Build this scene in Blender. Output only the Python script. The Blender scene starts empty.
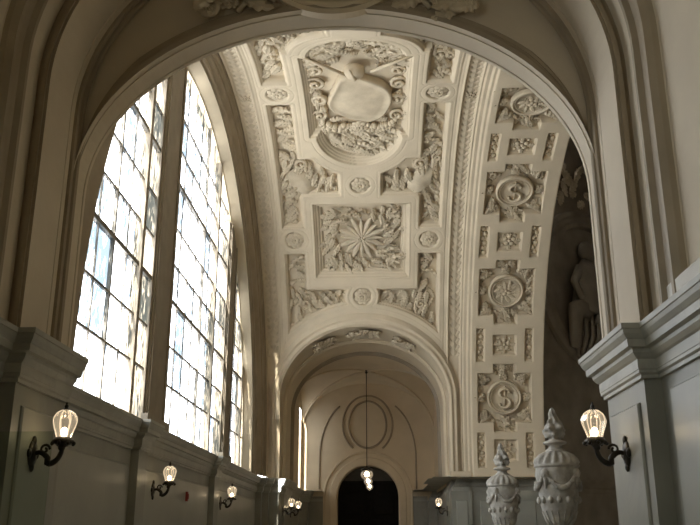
import bpy, math, random
import numpy as np
from mathutils import Matrix, Vector

random.seed(7)
PI = math.pi
scene = bpy.context.scene
COL = scene.collection

# ------------------------------------------------------------------ camera
FPX = 850.0
VPX, VPY = 379.0, 534.5
pitch = math.atan((VPY - 262.5) / FPX)
yaw = math.atan((VPX - 350.0) / (FPX / math.cos(pitch)))
cam_d = bpy.data.cameras.new('camera')
cam_d.sensor_width = 36.0
cam_d.lens = FPX / 700.0 * 36.0
cam_d.clip_end = 300
cam = bpy.data.objects.new('camera', cam_d)
COL.objects.link(cam)
cam.location = (0.44, 0.0, 1.6)
cam.rotation_euler = (PI / 2 + pitch, 0.0, yaw)
scene.camera = cam

# ------------------------------------------------------------------ world and daylight
w = bpy.data.worlds.new('sky')
scene.world = w
w.use_nodes = True
bg = w.node_tree.nodes['Background']
bg.inputs[0].default_value = (0.97, 0.985, 1.0, 1)
bg.inputs[1].default_value = 9.5
sun_d = bpy.data.lights.new('sun', 'SUN')
sun_d.energy = 14.0
sun_d.angle = math.radians(0.8)
sun_d.color = (1.0, 0.93, 0.80)
sun = bpy.data.objects.new('sun', sun_d)
COL.objects.link(sun)
sun.rotation_euler = Vector((0.16, 1.0, -0.60)).to_track_quat('-Z', 'Y').to_euler()


def portal(name, loc, rot, sx, sy):
    d = bpy.data.lights.new(name, 'AREA')
    d.shape = 'RECTANGLE'
    d.size, d.size_y = sx, sy
    d.cycles.is_portal = True
    o = bpy.data.objects.new(name, d)
    COL.objects.link(o)
    o.location = loc
    o.rotation_euler = rot


portal('portal_main', (-3.98, 18.35, 7.4), (0, -PI / 2, 0), 8.2, 16.2)
portal('portal_near', (-3.05, 1.75, 4.6), (0, -PI / 2, 0), 2.5, 2.6)
portal('portal_far', (-3.05, 35.65, 4.9), (0, -PI / 2, 0), 3.4, 1.0)

vs = scene.view_settings
vs.view_transform = 'Standard'
vs.look = 'None'
vs.gamma = 1.0
vs.use_curve_mapping = False
vs.exposure = -0.12
try:
    scene.cycles.max_bounces = 10
    scene.cycles.diffuse_bounces = 8
    scene.cycles.transparent_max_bounces = 12
    scene.cycles.sample_clamp_indirect = 8.0
except Exception:
    pass


# ------------------------------------------------------------------ materials
def mat(name, col, col2=None, rough=0.7, scale=3.0, bump=0.0, bscale=30.0, detail=4.0, vein=None, metallic=0.0, spec=0.5):
    m = bpy.data.materials.new(name)
    m.use_nodes = True
    nt = m.node_tree
    b = nt.nodes['Principled BSDF']
    b.inputs['Roughness'].default_value = rough
    b.inputs['Metallic'].default_value = metallic
    b.inputs['Specular IOR Level'].default_value = spec
    col2 = col2 or tuple(c * 0.82 for c in col)
    tc = nt.nodes.new('ShaderNodeTexCoord')
    geo = nt.nodes.new('ShaderNodeNewGeometry')
    n = nt.nodes.new('ShaderNodeTexNoise')
    n.inputs['Scale'].default_value = scale
    n.inputs['Detail'].default_value = detail
    nt.links.new(geo.outputs['Position'], n.inputs['Vector'])
    r = nt.nodes.new('ShaderNodeValToRGB')
    r.color_ramp.elements[0].position = 0.35
    r.color_ramp.elements[1].position = 0.68
    r.color_ramp.elements[0].color = (*col2, 1)
    r.color_ramp.elements[1].color = (*col, 1)
    nt.links.new(n.outputs['Fac'], r.inputs['Fac'])
    out = r.outputs['Color']
    if vein:
        n2 = nt.nodes.new('ShaderNodeTexNoise')
        n2.inputs['Scale'].default_value = 0.9
        n2.inputs['Detail'].default_value = 8
        n2.inputs['Distortion'].default_value = 1.4
        nt.links.new(geo.outputs['Position'], n2.inputs['Vector'])
        r2 = nt.nodes.new('ShaderNodeValToRGB')
        e = r2.color_ramp.elements
        e[0].position = 0.47
        e[0].color = (0, 0, 0, 1)
        e[1].position = 0.53
        e[1].color = (0, 0, 0, 1)
        k = e.new(0.5)
        k.color = (0.6, 0.6, 0.6, 1)
        nt.links.new(n2.outputs['Fac'], r2.inputs['Fac'])
        mx = nt.nodes.new('ShaderNodeMixRGB')
        nt.links.new(r2.outputs['Color'], mx.inputs[0])
        nt.links.new(out, mx.inputs[1])
        mx.inputs[2].default_value = (*vein, 1)
        out = mx.outputs[0]
    nt.links.new(out, b.inputs['Base Color'])
    if bump > 0:
        n3 = nt.nodes.new('ShaderNodeTexNoise')
        n3.inputs['Scale'].default_value = bscale
        nt.links.new(geo.outputs['Position'], n3.inputs['Vector'])
        bp = nt.nodes.new('ShaderNodeBump')
        bp.inputs['Strength'].default_value = bump
        bp.inputs['Distance'].default_value = 0.02
        nt.links.new(n3.outputs['Fac'], bp.inputs['Height'])
        nt.links.new(bp.outputs[0], b.inputs['Normal'])
    return m


M = {}
M['plaster'] = mat('cream plaster', (0.69, 0.575, 0.40), (0.615, 0.51, 0.35), rough=0.75, scale=1.2, bump=0.12, bscale=14)
M['plaster2'] = mat('grey cream plaster', (0.62, 0.53, 0.39), (0.55, 0.465, 0.34), rough=0.75, scale=1.2, bump=0.12, bscale=14)
M['relief'] = mat('carved plaster relief', (0.66, 0.55, 0.38), (0.53, 0.435, 0.295), rough=0.7, scale=3.0, bump=0.2, bscale=20)
M['tan'] = mat('tan moulding', (0.36, 0.285, 0.19), (0.29, 0.23, 0.15), rough=0.6, scale=2.0, bump=0.1, bscale=18)
M['stone'] = mat('grey limestone', (0.60, 0.57, 0.49), (0.50, 0.47, 0.40), rough=0.55, scale=1.6, bump=0.1, bscale=24)
M['marble'] = mat('grey marble', (0.30, 0.29, 0.235), (0.22, 0.213, 0.17), rough=0.42, scale=1.1, vein=(0.24, 0.23, 0.19))
M['cornice'] = mat('grey marble cornice', (0.40, 0.385, 0.315), (0.30, 0.287, 0.235), rough=0.4, scale=1.4, vein=(0.30, 0.28, 0.23))
M['slab'] = mat('polished marble slab', (0.33, 0.32, 0.262), (0.26, 0.252, 0.205), rough=0.36, scale=0.8, vein=(0.28, 0.27, 0.23))
M['floor'] = mat('marble floor', (0.42, 0.38, 0.32), (0.34, 0.31, 0.26), rough=0.3, scale=0.8, vein=(0.4, 0.38, 0.33))
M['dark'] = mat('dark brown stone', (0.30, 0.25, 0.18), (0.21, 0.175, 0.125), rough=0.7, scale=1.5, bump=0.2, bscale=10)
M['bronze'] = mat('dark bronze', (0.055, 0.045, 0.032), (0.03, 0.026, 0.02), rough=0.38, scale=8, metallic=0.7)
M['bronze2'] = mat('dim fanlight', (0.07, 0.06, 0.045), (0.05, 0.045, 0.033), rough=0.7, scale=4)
M['mullion'] = mat('painted bronze mullion', (0.30, 0.245, 0.17), (0.24, 0.195, 0.135), rough=0.5, scale=3)
M['bar'] = mat('window bar', (0.22, 0.19, 0.15), (0.17, 0.15, 0.12), rough=0.5, scale=5)
M['urn'] = mat('weathered grey stone', (0.44, 0.41, 0.35), (0.25, 0.235, 0.20), rough=0.7, scale=7, bump=0.25, bscale=35)
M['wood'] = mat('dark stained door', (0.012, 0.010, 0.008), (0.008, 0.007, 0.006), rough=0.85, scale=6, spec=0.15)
M['red'] = mat('red enamel', (0.30, 0.03, 0.02), (0.25, 0.02, 0.015), rough=0.4)


def glass_mat(name):
    m = bpy.data.materials.new(name)
    m.use_nodes = True
    nt = m.node_tree
    nt.nodes.clear()
    o = nt.nodes.new('ShaderNodeOutputMaterial')
    tr = nt.nodes.new('ShaderNodeBsdfTransparent')
    gl = nt.nodes.new('ShaderNodeBsdfGlossy')
    gl.inputs['Roughness'].default_value = 0.15
    gl.inputs['Color'].default_value = (0.8, 0.85, 0.9, 1)
    mx = nt.nodes.new('ShaderNodeMixShader')
    mx.inputs[0].default_value = 0.02
    geo = nt.nodes.new('ShaderNodeNewGeometry')
    mp = nt.nodes.new('ShaderNodeMapping')
    mp.inputs['Scale'].default_value = (1.0, 7.0, 2.0)
    nt.links.new(geo.outputs['Position'], mp.inputs['Vector'])
    n = nt.nodes.new('ShaderNodeTexNoise')
    n.inputs['Scale'].default_value = 1.6
    n.inputs['Detail'].default_value = 5
    n.inputs['Distortion'].default_value = 1.2
    nt.links.new(mp.outputs[0], n.inputs['Vector'])
    oi = nt.nodes.new('ShaderNodeObjectInfo')
    ma = nt.nodes.new('ShaderNodeMath')
    ma.operation = 'MULTIPLY_ADD'
    nt.links.new(oi.outputs['Random'], ma.inputs[0])
    ma.inputs[1].default_value = 0.30
    nt.links.new(n.outputs['Fac'], ma.inputs[2])
    r = nt.nodes.new('ShaderNodeValToRGB')  # blue of the sky behind, put into the glass colour as streaks
    r.color_ramp.elements[0].position = 0.58
    r.color_ramp.elements[1].position = 0.74
    r.color_ramp.elements[0].color = (0.95, 0.97, 1.0, 1)
    r.color_ramp.elements[1].color = (0.10, 0.13, 0.17, 1)
    r.color_ramp.elements[1].color = (0.090, 0.114, 0.138, 1)
    nt.links.new(ma.outputs[0], r.inputs['Fac'])
    nt.links.new(r.outputs['Color'], tr.inputs['Color'])
    nt.links.new(tr.outputs[0], mx.inputs[1])
    nt.links.new(gl.outputs[0], mx.inputs[2])
    nt.links.new(mx.outputs[0], o.inputs['Surface'])
    return m


M['glass'] = glass_mat('textured window glass')


def clear_glass(name, tint, refl, rough):
    m = bpy.data.materials.new(name)
    m.use_nodes = True
    nt = m.node_tree
    nt.nodes.clear()
    o = nt.nodes.new('ShaderNodeOutputMaterial')
    tr = nt.nodes.new('ShaderNodeBsdfTransparent')
    tr.inputs['Color'].default_value = (*tint, 1)
    gl = nt.nodes.new('ShaderNodeBsdfGlossy')
    gl.inputs['Roughness'].default_value = rough
    mx = nt.nodes.new('ShaderNodeMixShader')
    lw = nt.nodes.new('ShaderNodeLayerWeight')
    lw.inputs['Blend'].default_value = refl
    nt.links.new(lw.outputs['Facing'], mx.inputs[0])
    nt.links.new(tr.outputs[0], mx.inputs[1])
    nt.links.new(gl.outputs[0], mx.inputs[2])
    nt.links.new(mx.outputs[0], o.inputs['Surface'])
    return m


M['frosted'] = clear_glass('dim frosted glass', (0.30, 0.30, 0.30), 0.05, 0.3)
M['sheet'] = clear_glass('clear sheet glass', (0.86, 0.90, 0.86), 0.12, 0.03)


def globe_mat(name, strength):
    m = bpy.data.materials.new(name)
    m.use_nodes = True
    nt = m.node_tree
    nt.nodes.clear()
    o = nt.nodes.new('ShaderNodeOutputMaterial')
    tr = nt.nodes.new('ShaderNodeBsdfTransparent')
    tr.inputs['Color'].default_value = (0.93, 0.9, 0.84, 1)
    gl = nt.nodes.new('ShaderNodeBsdfGlossy')
    gl.inputs['Roughness'].default_value = 0.12
    em = nt.nodes.new('ShaderNodeEmission')
    em.inputs['Color'].default_value = (1.0, 0.80, 0.56, 1)
    em.inputs['Strength'].default_value = strength
    lw = nt.nodes.new('ShaderNodeLayerWeight')
    lw.inputs['Blend'].default_value = 0.45
    m1 = nt.nodes.new('ShaderNodeMixShader')
    nt.links.new(lw.outputs['Facing'], m1.inputs[0])
    nt.links.new(tr.outputs[0], m1.inputs[1])
    nt.links.new(gl.outputs[0], m1.inputs[2])
    m2 = nt.nodes.new('ShaderNodeAddShader')
    nt.links.new(m1.outputs[0], m2.inputs[0])
    nt.links.new(em.outputs[0], m2.inputs[1])
    nt.links.new(m2.outputs[0], o.inputs['Surface'])
    return m


M['globe'] = globe_mat('cut glass globe', 0.14)


def emit(name, col, s):
    m = bpy.data.materials.new(name)
    m.use_nodes = True
    nt = m.node_tree
    nt.nodes.clear()
    o = nt.nodes.new('ShaderNodeOutputMaterial')
    em = nt.nodes.new('ShaderNodeEmission')
    em.inputs['Color'].default_value = (*col, 1)
    em.inputs['Strength'].default_value = s
    nt.links.new(em.outputs[0], o.inputs['Surface'])
    return m


M['globerib'] = globe_mat('cut glass rib', 0.5)
M['bulb'] = emit('lit bulb', (1.0, 0.80, 0.52), 30.0)
M['bulb2'] = emit('lit pendant bulb', (1.0, 0.80, 0.58), 30.0)


# ------------------------------------------------------------------ mesh helpers
def me_from(name, v, f):
    me = bpy.data.meshes.new(name)
    v = np.asarray(v, dtype=np.float32)
    if isinstance(f, np.ndarray):
        nf, k = f.shape
        me.vertices.add(len(v))
        me.vertices.foreach_set('co', v.ravel())
        me.loops.add(nf * k)
        me.loops.foreach_set('vertex_index', f.astype(np.int32).ravel())
        me.polygons.add(nf)
        me.polygons.foreach_set('loop_start', np.arange(0, nf * k, k, dtype=np.int32))
        me.polygons.foreach_set('loop_total', np.full(nf, k, dtype=np.int32))
        me.update(calc_edges=True)
        me.validate()
    else:
        me.from_pydata([tuple(map(float, p)) for p in v], [], f)
        me.update()
    return me


def ob(name, me, m=None, parent=None, smooth=False, mw=None):
    o = bpy.data.objects.new(name, me)
    COL.objects.link(o)
    if me is not None and m is not None and len(me.materials) == 0:
        me.materials.append(M[m])
    if smooth and me is not None:
        me.polygons.foreach_set('use_smooth', np.ones(len(me.polygons), dtype=bool))
    if parent is not None:
        o.parent = parent
    if mw is not None:
        o.matrix_local = mw
    return o


def struct(o, label, cat):
    o['kind'] = 'structure'
    o['label'] = label
    o['category'] = cat
    return o


def tag(o, label, cat, group=None):
    o['label'] = label
    o['category'] = cat
    if group:
        o['group'] = group
    return o


def empty(name, loc=(0, 0, 0), rz=0.0):
    o = bpy.data.objects.new(name, None)
    COL.objects.link(o)
    o.location = loc
    o.rotation_euler = (0, 0, rz)
    return o


class MB:
    """collects vertices and faces for one mesh"""

    def __init__(s):
        s.v = []
        s.f = []

    def add(s, v, f, mt=None):
        k = len(s.v)
        if mt is not None:
            v = [mt @ Vector(p) for p in v]
        s.v += [tuple(p) for p in v]
        s.f += [tuple(i + k for i in q) for q in f]
        return s

    def grid(s, P, closed_u=False, closed_v=False):
        nu, nv = len(P), len(P[0])
        k = len(s.v)
        for row in P:
            s.v += [tuple(p) for p in row]
        for i in range(nu if closed_u else nu - 1):
            for j in range(nv if closed_v else nv - 1):
                i2, j2 = (i + 1) % nu, (j + 1) % nv
                s.f.append((k + i * nv + j, k + i * nv + j2, k + i2 * nv + j2, k + i2 * nv + j))
        return s

    def box(s, x0, x1, y0, y1, z0, z1):
        v = [(x0, y0, z0), (x1, y0, z0), (x1, y1, z0), (x0, y1, z0), (x0, y0, z1), (x1, y0, z1), (x1, y1, z1), (x0, y1, z1)]
        f = [(0, 3, 2, 1), (4, 5, 6, 7), (0, 1, 5, 4), (1, 2, 6, 5), (2, 3, 7, 6), (3, 0, 4, 7)]
        return s.add(v, f)

    def bbox(s, x0, x1, y0, y1, z0, z1, ax, c):
        """slab with chamfered front; ax = signed axis of the front face ('x','-x','y','-y')"""
        if ax in ('x', '-x'):
            a, b = (x0, x1) if ax == 'x' else (x1, x0)
            sg = 1 if ax == 'x' else -1
            P = [[(a, y0, z0), (a, y1, z0), (a, y1, z1), (a, y0, z1)],
                 [(b - sg * c, y0, z0), (b - sg * c, y1, z0), (b - sg * c, y1, z1), (b - sg * c, y0, z1)],
                 [(b, y0 + c, z0 + c), (b, y1 - c, z0 + c), (b, y1 - c, z1 - c), (b, y0 + c, z1 - c)]]
        else:
            a, b = (y0, y1) if ax == 'y' else (y1, y0)
            sg = 1 if ax == 'y' else -1
            P = [[(x0, a, z0), (x1, a, z0), (x1, a, z1), (x0, a, z1)],
                 [(x0, b - sg * c, z0), (x1, b - sg * c, z0), (x1, b - sg * c, z1), (x0, b - sg * c, z1)],
                 [(x0 + c, b, z0 + c), (x1 - c, b, z0 + c), (x1 - c, b, z1 - c), (x0 + c, b, z1 - c)]]
        k = len(s.v)
        s.grid(P, closed_v=True)
        s.f.append((k + 8, k + 9, k + 10, k + 11))
        s.f.append((k + 3, k + 2, k + 1, k))
        return s

    def lathe(s, prof, n=24, c=(0, 0, 0), flute=None):
        P = []
        for (r, z) in prof:
            row = []
            for j in range(n):
                a = 2 * PI * j / n
                rr = r
                if flute:
                    z0, z1, k, amp = flute
                    if z0 <= z <= z1:
                        rr = r * (1 + amp * math.cos(k * a))
                row.append((c[0] + rr * math.cos(a), c[1] + rr * math.sin(a), c[2] + z))
            P.append(row)
        return s.grid(P, closed_v=True)

    def tube(s, pts, r, n=8):
        pts = [Vector(p) for p in pts]
        P = []
        up = Vector((0.123, 0.456, 0.88)).normalized()
        for i, p in enumerate(pts):
            t = (pts[min(i + 1, len(pts) - 1)] - pts[max(i - 1, 0)]).normalized()
            a = t.cross(up)
            if a.length < 1e-3:
                a = t.cross(Vector((1, 0, 0)))
            a.normalize()
            b = t.cross(a).normalized()
            rr = r[i] if isinstance(r, (list, tuple)) else r
            P.append([tuple(p + a * (rr * math.cos(2 * PI * j / n)) + b * (rr * math.sin(2 * PI * j / n))) for j in range(n)])
        k = len(s.v)
        s.grid(P, closed_v=True)
        s.f.append(tuple(k + j for j in range(n))[::-1])
        s.f.append(tuple(k + (len(pts) - 1) * n + j for j in range(n)))
        return s

    def sphere(s, c, r, n=10, m=6, sz=1.0):
        P = []
        for i in range(m + 1):
            t = PI * i / m
            P.append([(c[0] + r * math.sin(t) * math.cos(2 * PI * j / n), c[1] + r * math.sin(t) * math.sin(2 * PI * j / n), c[2] + r * sz * math.cos(t)) for j in range(n)])
        return s.grid(P, closed_v=True)

    def mesh(s, name='mesh'):
        return me_from(name, s.v, s.f)

    def build(s, name, m, parent=None, smooth=False, mw=None):
        return ob(name, s.mesh(name), m, parent, smooth, mw)


# ------------------------------------------------------------------ dimensions
ZC = 3.30                      # top of the marble cornice
YC, RV, ZV = 18.8, 9.0, 3.35   # axis of the big cross vault
Y2 = YC + RV                   # far wall of the big bay
XL, XR = -3.15, 5.70           # ends of the vault
NB = 7.25                      # near edge of the near pier
NF = 8.45                      # far edge of the near pier
A_O, B_O, Z_O = 2.72, 2.42, 5.80     # near outer arch (half width, rise, spring)
A_I, B_I, Z_I = 2.70, 2.02, 5.08     # near inner ring
A_F, B_F, Z_F = 2.72, 2.22, 5.75     # far arch
YE = 36.5                      # end wall of the far bay


def arch_path(a, b, zc, z0, n=56):
    """(x, z) from the left foot over the crown to the right foot"""
    pts = [(-a, z0), (-a, z0 + (zc - z0) * 0.5)]
    for i in range(n + 1):
        t = PI - PI * i / n
        pts.append((a * math.cos(t), zc + b * math.sin(t)))
    pts += [(a, z0 + (zc - z0) * 0.5), (a, z0)]
    return pts


def arch_sweep(mb, prof, a, b, zc, z0, n=56, lo=None, hi=None):
    P = []
    for (dr, y) in prof:
        row = [(x, y, z) for (x, z) in arch_path(a + dr, b + dr, zc, z0, n)]
        P.append(row[lo:hi])
    return mb.grid(P)


def plan_sweep(mb, pts, prof, side=1):
    """sweep a vertical profile [(projection, z)] along a plan polyline; side=+1 projects to the left of travel"""
    n = len(pts)
    P = []
    for (p, z) in prof:
        row = []
        for i in range(n):
            def nrm(a, b):
                d = Vector((b[0] - a[0], b[1] - a[1])).normalized()
                return Vector((-d.y, d.x)) * side
            if i == 0:
                m = nrm(pts[0], pts[1])
            elif i == n - 1:
                m = nrm(pts[-2], pts[-1])
            else:
                n1, n2 = nrm(pts[i - 1], pts[i]), nrm(pts[i], pts[i + 1])
                m = (n1 + n2)
                m = m / max(0.3, m.dot(n1))
            row.append((pts[i][0] + m.x * p, pts[i][1] + m.y * p, z))
        P.append(row)
    return mb.grid(P)


CORN = [(0.0, 2.86), (0.03, 2.86), (0.03, 2.89), (0.05, 2.905), (0.05, 2.93), (0.055, 2.935), (0.055, 3.02), (0.075, 3.035), (0.10, 3.07),
        (0.105, 3.10), (0.15, 3.11), (0.155, 3.17), (0.165, 3.18), (0.185, 3.215), (0.195, 3.25), (0.205, 3.255), (0.205, 3.30), (-0.6, 3.30)]

# ------------------------------------------------------------------ floor
fl = MB().grid([[(-4.2, -9, 0), (16, -9, 0)], [(-4.2, 38, 0), (16, 38, 0)]]).build('floor', 'floor')
struct(fl, 'pale marble floor of the corridor', 'floor')

# ------------------------------------------------------------------ left wall below the window
pil = [(13.35, 13.85), (19.75, 20.3)]
LP = [(-2.70, NF), (-3.40, NF)]
for (a, b) in pil:
    LP += [(-3.40, a), (-3.27, a), (-3.27, b), (-3.40, b)]
LP += [(-3.40, 27.35), (-3.22, 27.35), (-3.22, 27.6), (-3.02, 27.6), (-3.02, 27.8), (-2.72, 27.8)]
FARL = [(-2.72, 27.8), (-2.72, 28.5), (-2.62, 28.5), (-2.62, 30.5), (-2.80, 30.5), (-2.80, 35.6), (-2.45, 35.6), (-2.45, YE)]
CLOSE = [(-0.02, 3.28), (-0.02, 3.50)]
wl = plan_sweep(MB(), LP, [(0, 0), (0, 2.9)], -1).build('wall_left', 'marble')
struct(wl, 'grey marble dado wall under the great arched window', 'wall')
plan_sweep(MB(), LP, CORN, -1).build('cornice', 'cornice', wl)
for (a, b) in [(9.0, 13.1), (14.1, 19.5), (20.55, 26.9)]:
    MB().bbox(-3.42, -3.345, a, b, 0.5, 2.62, 'x', 0.03).build('panel', 'slab', wl)

# near left and right walls (beside the camera) with their piers
NL = [(-2.85, -8.0), (-2.85, NB), (-2.70, NB), (-2.70, NF)]
wn_l = plan_sweep(MB(), NL, [(0, 0), (0, 2.9)], -1).build('wall_near_left', 'marble')
struct(wn_l, 'grey marble wall and pier beside the glass sheet', 'wall')
plan_sweep(MB(), NL, CORN, -1).build('cornice', 'cornice', wn_l)
MB().bbox(-2.72, -2.672, NB + 0.16, NF - 0.12, 0.5, 2.68, 'x', 0.015).build('panel', 'slab', wn_l)
NR = [(2.85, -8.0), (2.85, NB), (2.70, NB), (2.70, NF), (3.40, NF), (3.40, YC - RV), (XR, YC - RV)]
wn_r = plan_sweep(MB(), NR, [(0, 0), (0, 2.9)], 1).build('wall_near_right', 'marble')
struct(wn_r, 'grey marble wall and pier carrying the single bracket lamp', 'wall')
plan_sweep(MB(), NR, CORN, 1).build('cornice', 'cornice', wn_r)
MB().bbox(2.672, 2.72, NB + 0.16, NF - 0.12, 0.5, 2.68, '-x', 0.015).build('panel', 'slab', wn_r)
MB().bbox(2.82, 2.87, 3.2, NB - 0.25, 0.5, 2.74, '-x', 0.015).build('panel', 'slab', wn_r)

# far piers, far bay dado, far right wall
FR = [(XR, Y2), (4.95, Y2), (4.95, Y2 - 0.05), (3.35, Y2 - 0.05), (3.35, Y2 - 0.14), (2.72, Y2 - 0.14)] + [(-x, y) for (x, y) in FARL]
FR = [(XR, Y2), (3.35, Y2), (3.35, Y2 - 0.12), (2.72, Y2 - 0.12), (2.72, 28.5), (2.62, 28.5), (2.62, 30.5), (2.80, 30.5), (2.80, 35.6), (2.45, 35.6), (2.45, YE)]
wf_r = plan_sweep(MB(), FR, [(0, 0), (0, 2.9)], -1).build('wall_far_right', 'marble')
struct(wf_r, 'grey marble wall behind the urns, right of the far arch', 'wall')
plan_sweep(MB(), FR, CORN, -1).build('cornice', 'cornice', wf_r)
plan_sweep(MB(), FR[:4], CLOSE, -1).build('cornice_back', 'plaster', wf_r)
MB().bbox(3.62, 5.35, Y2 - 0.03, Y2 + 0.02, 0.5, 2.62, '-y', 0.02).build('panel', 'slab', wf_r)
MB().bbox(2.86, 3.22, Y2 - 0.15, Y2 - 0.1, 0.5, 2.62, '-y', 0.02).build('panel', 'slab', wf_r)
wf_l = plan_sweep(MB(), FARL, [(0, 0), (0, 2.9)], -1).build('wall_far_left', 'marble')
struct(wf_l, 'grey marble pier left of the far arch', 'wall')
plan_sweep(MB(), FARL, CORN, -1).build('cornice', 'cornice', wf_l)

# ------------------------------------------------------------------ near arch, seen from inside its small bay
wn = MB()
# flat soffit band of the outer arch
arch_sweep(wn, [(0, 7.95), (0, 7.86), (0.012, 7.855), (0.012, 7.845), (0, 7.84), (0, NB)], A_O, B_O, Z_O, ZC)
wall_near = wn.build('wall_near', 'plaster2')
struct(wall_near, 'tall stone arch framing the view, with carved spandrels', 'wall')
# step face towards the camera
arch_sweep(MB(), [(0, NB), (0.03, NB), (0.03, NB - 0.02), (0.08, NB - 0.02), (0.08, NB + 0.02), (0.15, NB + 0.02), (0.28, NB + 0.02)], A_O, B_O, Z_O, ZC).build('arch_step', 'tan', wall_near)
# beaded rib between band and tympanum
rib = [(0, 7.95), (-0.03, 7.955), (-0.045, 7.98), (-0.035, 8.0), (-0.02, 8.01), (-0.02, 8.03), (-0.05, 8.04), (-0.065, 8.07), (-0.05, 8.10), (-0.03, 8.11), (-0.03, 8.125)]
arch_sweep(MB(), rib, A_O, B_O, Z_O, ZC).build('arch_rib', 'tan', wall_near)


# tympanum between the outer arch and the inner ring: each path point is joined straight across
def band_between(mb, y, o, i, lo=None, hi=None, rows=(0, 1)):
    po, pi = arch_path(*o, ZC), arch_path(*i, ZC)
    P = []
    for k in rows:
        P.append([(a[0] * (1 - k) + b[0] * k, y, a[1] * (1 - k) + b[1] * k) for a, b in zip(po, pi)][lo:hi])
    return mb.grid(P)


YT = 8.12
ty = band_between(MB(), YT, (A_O - 0.03, B_O - 0.03, Z_O), (A_I, B_I, Z_I)).build('tympanum', 'plaster2', wall_near)
# dark moulding along the inner ring
mo = MB()
rp = [(0.0, YT - 0.10), (0.05, YT - 0.11), (0.07, YT - 0.07), (0.11, YT - 0.07), (0.13, YT - 0.04), (0.17, YT - 0.045), (0.19, YT - 0.01), (0.20, YT)]
path = arch_path(1, 1, 0, 0)
P = []
for (dr, y) in rp:
    row = []
    for (x, z) in arch_path(A_I, B_I + 0.0, Z_I, ZC):
        fade = max(0.0, min(1.0, (z - Z_I - 0.25) / 1.1))
        nx, nz = x / A_I ** 2, max(0, z - Z_I) / B_I ** 2
        L = math.hypot(nx, nz) or 1
        row.append((x + nx / L * dr * fade, YT + (y - YT) * (0.3 + 0.7 * fade), z + nz / L * dr * fade))
    P.append(row)
mo.grid(P).build('ring_moulding', 'tan', wall_near)
# ring soffit and far faces
rs = MB()
arch_sweep(rs, [(0, YT - 0.10), (0, YT - 0.05), (0.01, YT - 0.045), (0.01, NF - 0.06), (0, NF - 0.055), (0, NF)], A_I, B_I, Z_I, ZC)
rs.build('ring_soffit', 'plaster2', wall_near)
band_between(MB(), NF, (3.40, 4.6, Z_O), (A_I, B_I, Z_I)).build('arch_back', 'plaster', wall_near)
tp = arch_path(3.40, 4.6, Z_O, ZC)
MB().grid([[(x, NF, z) for (x, z) in tp], [(x, YC - RV * math.sin(math.acos(min(1, max(0, (z - ZV) / RV)))), z) for (x, z) in tp]]).build('arch_tunnel', 'plaster', wall_near)

# near bay vault, running back over the camera
pr = [(0, NB + 0.02), (0, 7.0), (0.02, 6.98), (0.02, 6.9), (0.05, 6.87), (0.07, 6.8), (0.09, 6.72), (0.09, 6.66), (0.12, 6.64), (0.12, -3.0)]
W = (2.85, 2.56, 5.85)
cn = MB()
arch_sweep(cn, pr[:-1] + [(0.12, 3.05)], *W, ZC)
arch_sweep(cn, [(0.12, 3.05), (0.12, 0.45)], *W, ZC, lo=2)
arch_sweep(cn, [(0.12, 0.45), (0.12, -8.0)], *W, ZC)
ceil_n = cn.build('ceiling_near', 'plaster2')
struct(ceil_n, 'plain plaster vault and upper wall beside the near arch', 'ceiling')
# moulded border of the upper wall panels
arch_sweep(MB(), [(0.0, 7.0), (-0.03, 6.98), (-0.03, 6.93), (0.02, 6.9), (0.03, 6.78), (0.0, 6.76), (0.0, 6.70), (0.06, 6.66), (0.12, 6.645)], *W, ZC).build('frame_moulding', 'tan', ceil_n)
MB().bbox(2.86, 2.98, -3, 7.0, 3.3, 3.62, '-x', 0.05).build('frame_moulding', 'stone', ceil_n)
MB().bbox(-2.98, -2.86, 3.1, 7.0, 3.3, 3.62, 'x', 0.05).build('frame_moulding', 'stone', ceil_n)
win_n = empty('window_2')
struct(win_n, 'plain two-light window high in the near wall', 'window')
MB().box(-3.1, -2.8, 0.45, 3.05, 3.28, 3.42).build('window_sill', 'stone', win_n)
MB().box(-3.1, -2.83, 0.45, 3.05, 5.78, 5.92).build('window_head', 'stone', win_n)
for y in (0.5, 1.75, 3.0):
    MB().box(-3.02, -2.88, y - 0.05, y + 0.05, 3.42, 5.8).build('mullion', 'mullion', win_n)
MB().grid([[(-2.96, 0.5, 3.4), (-2.96, 3.0, 3.4)], [(-2.96, 0.5, 5.8), (-2.96, 3.0, 5.8)]]).build('pane', 'sheet', win_n)
# back of the near bay
P = [[(x, -8.0, z * k) for (x, z) in arch_path(2.97, 2.68, 5.85, ZC)] for k in (0, 1)]
struct(MB().grid(P).build('wall_back', 'plaster'), 'plain plaster wall closing the corridor behind', 'wall')

# ------------------------------------------------------------------ vault helpers
def vp(x, s, h=0.0):
    a = s / RV
    r = RV - h
    return (x, YC + r * math.sin(a), ZV + r * math.cos(a))


def vmat(x, s, h=0.0, rot=0.0, sc=1.0, scy=None, scz=None, tilt=0.0):
    """local frame on the vault: x right, y towards the crown, z out of the surface into the room"""
    a = s / RV
    ex = Vector((1, 0, 0))
    ey = Vector((0, -math.cos(a), math.sin(a)))
    n = Vector((0, -math.sin(a), -math.cos(a)))
    m = Matrix((ex, ey, n)).transposed().to_4x4()
    m.translation = Vector(vp(x, s, h))
    S = Matrix.Diagonal((sc, scy or sc, scz or sc, 1))
    return m @ Matrix.Rotation(rot, 4, 'Z') @ Matrix.Rotation(tilt, 4, 'X') @ S


def wmat(x, z, y, rot=0.0, sc=1.0, scy=None, scz=None):
    """local frame on a wall facing the camera (normal -Y)"""
    m = Matrix(((1, 0, 0), (0, 0, -1), (0, 1, 0))).to_4x4()
    m.translation = Vector((x, y, z))
    return m @ Matrix.Rotation(rot, 4, 'Z') @ Matrix.Diagonal((sc, scy or sc, scz or sc, 1))


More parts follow.
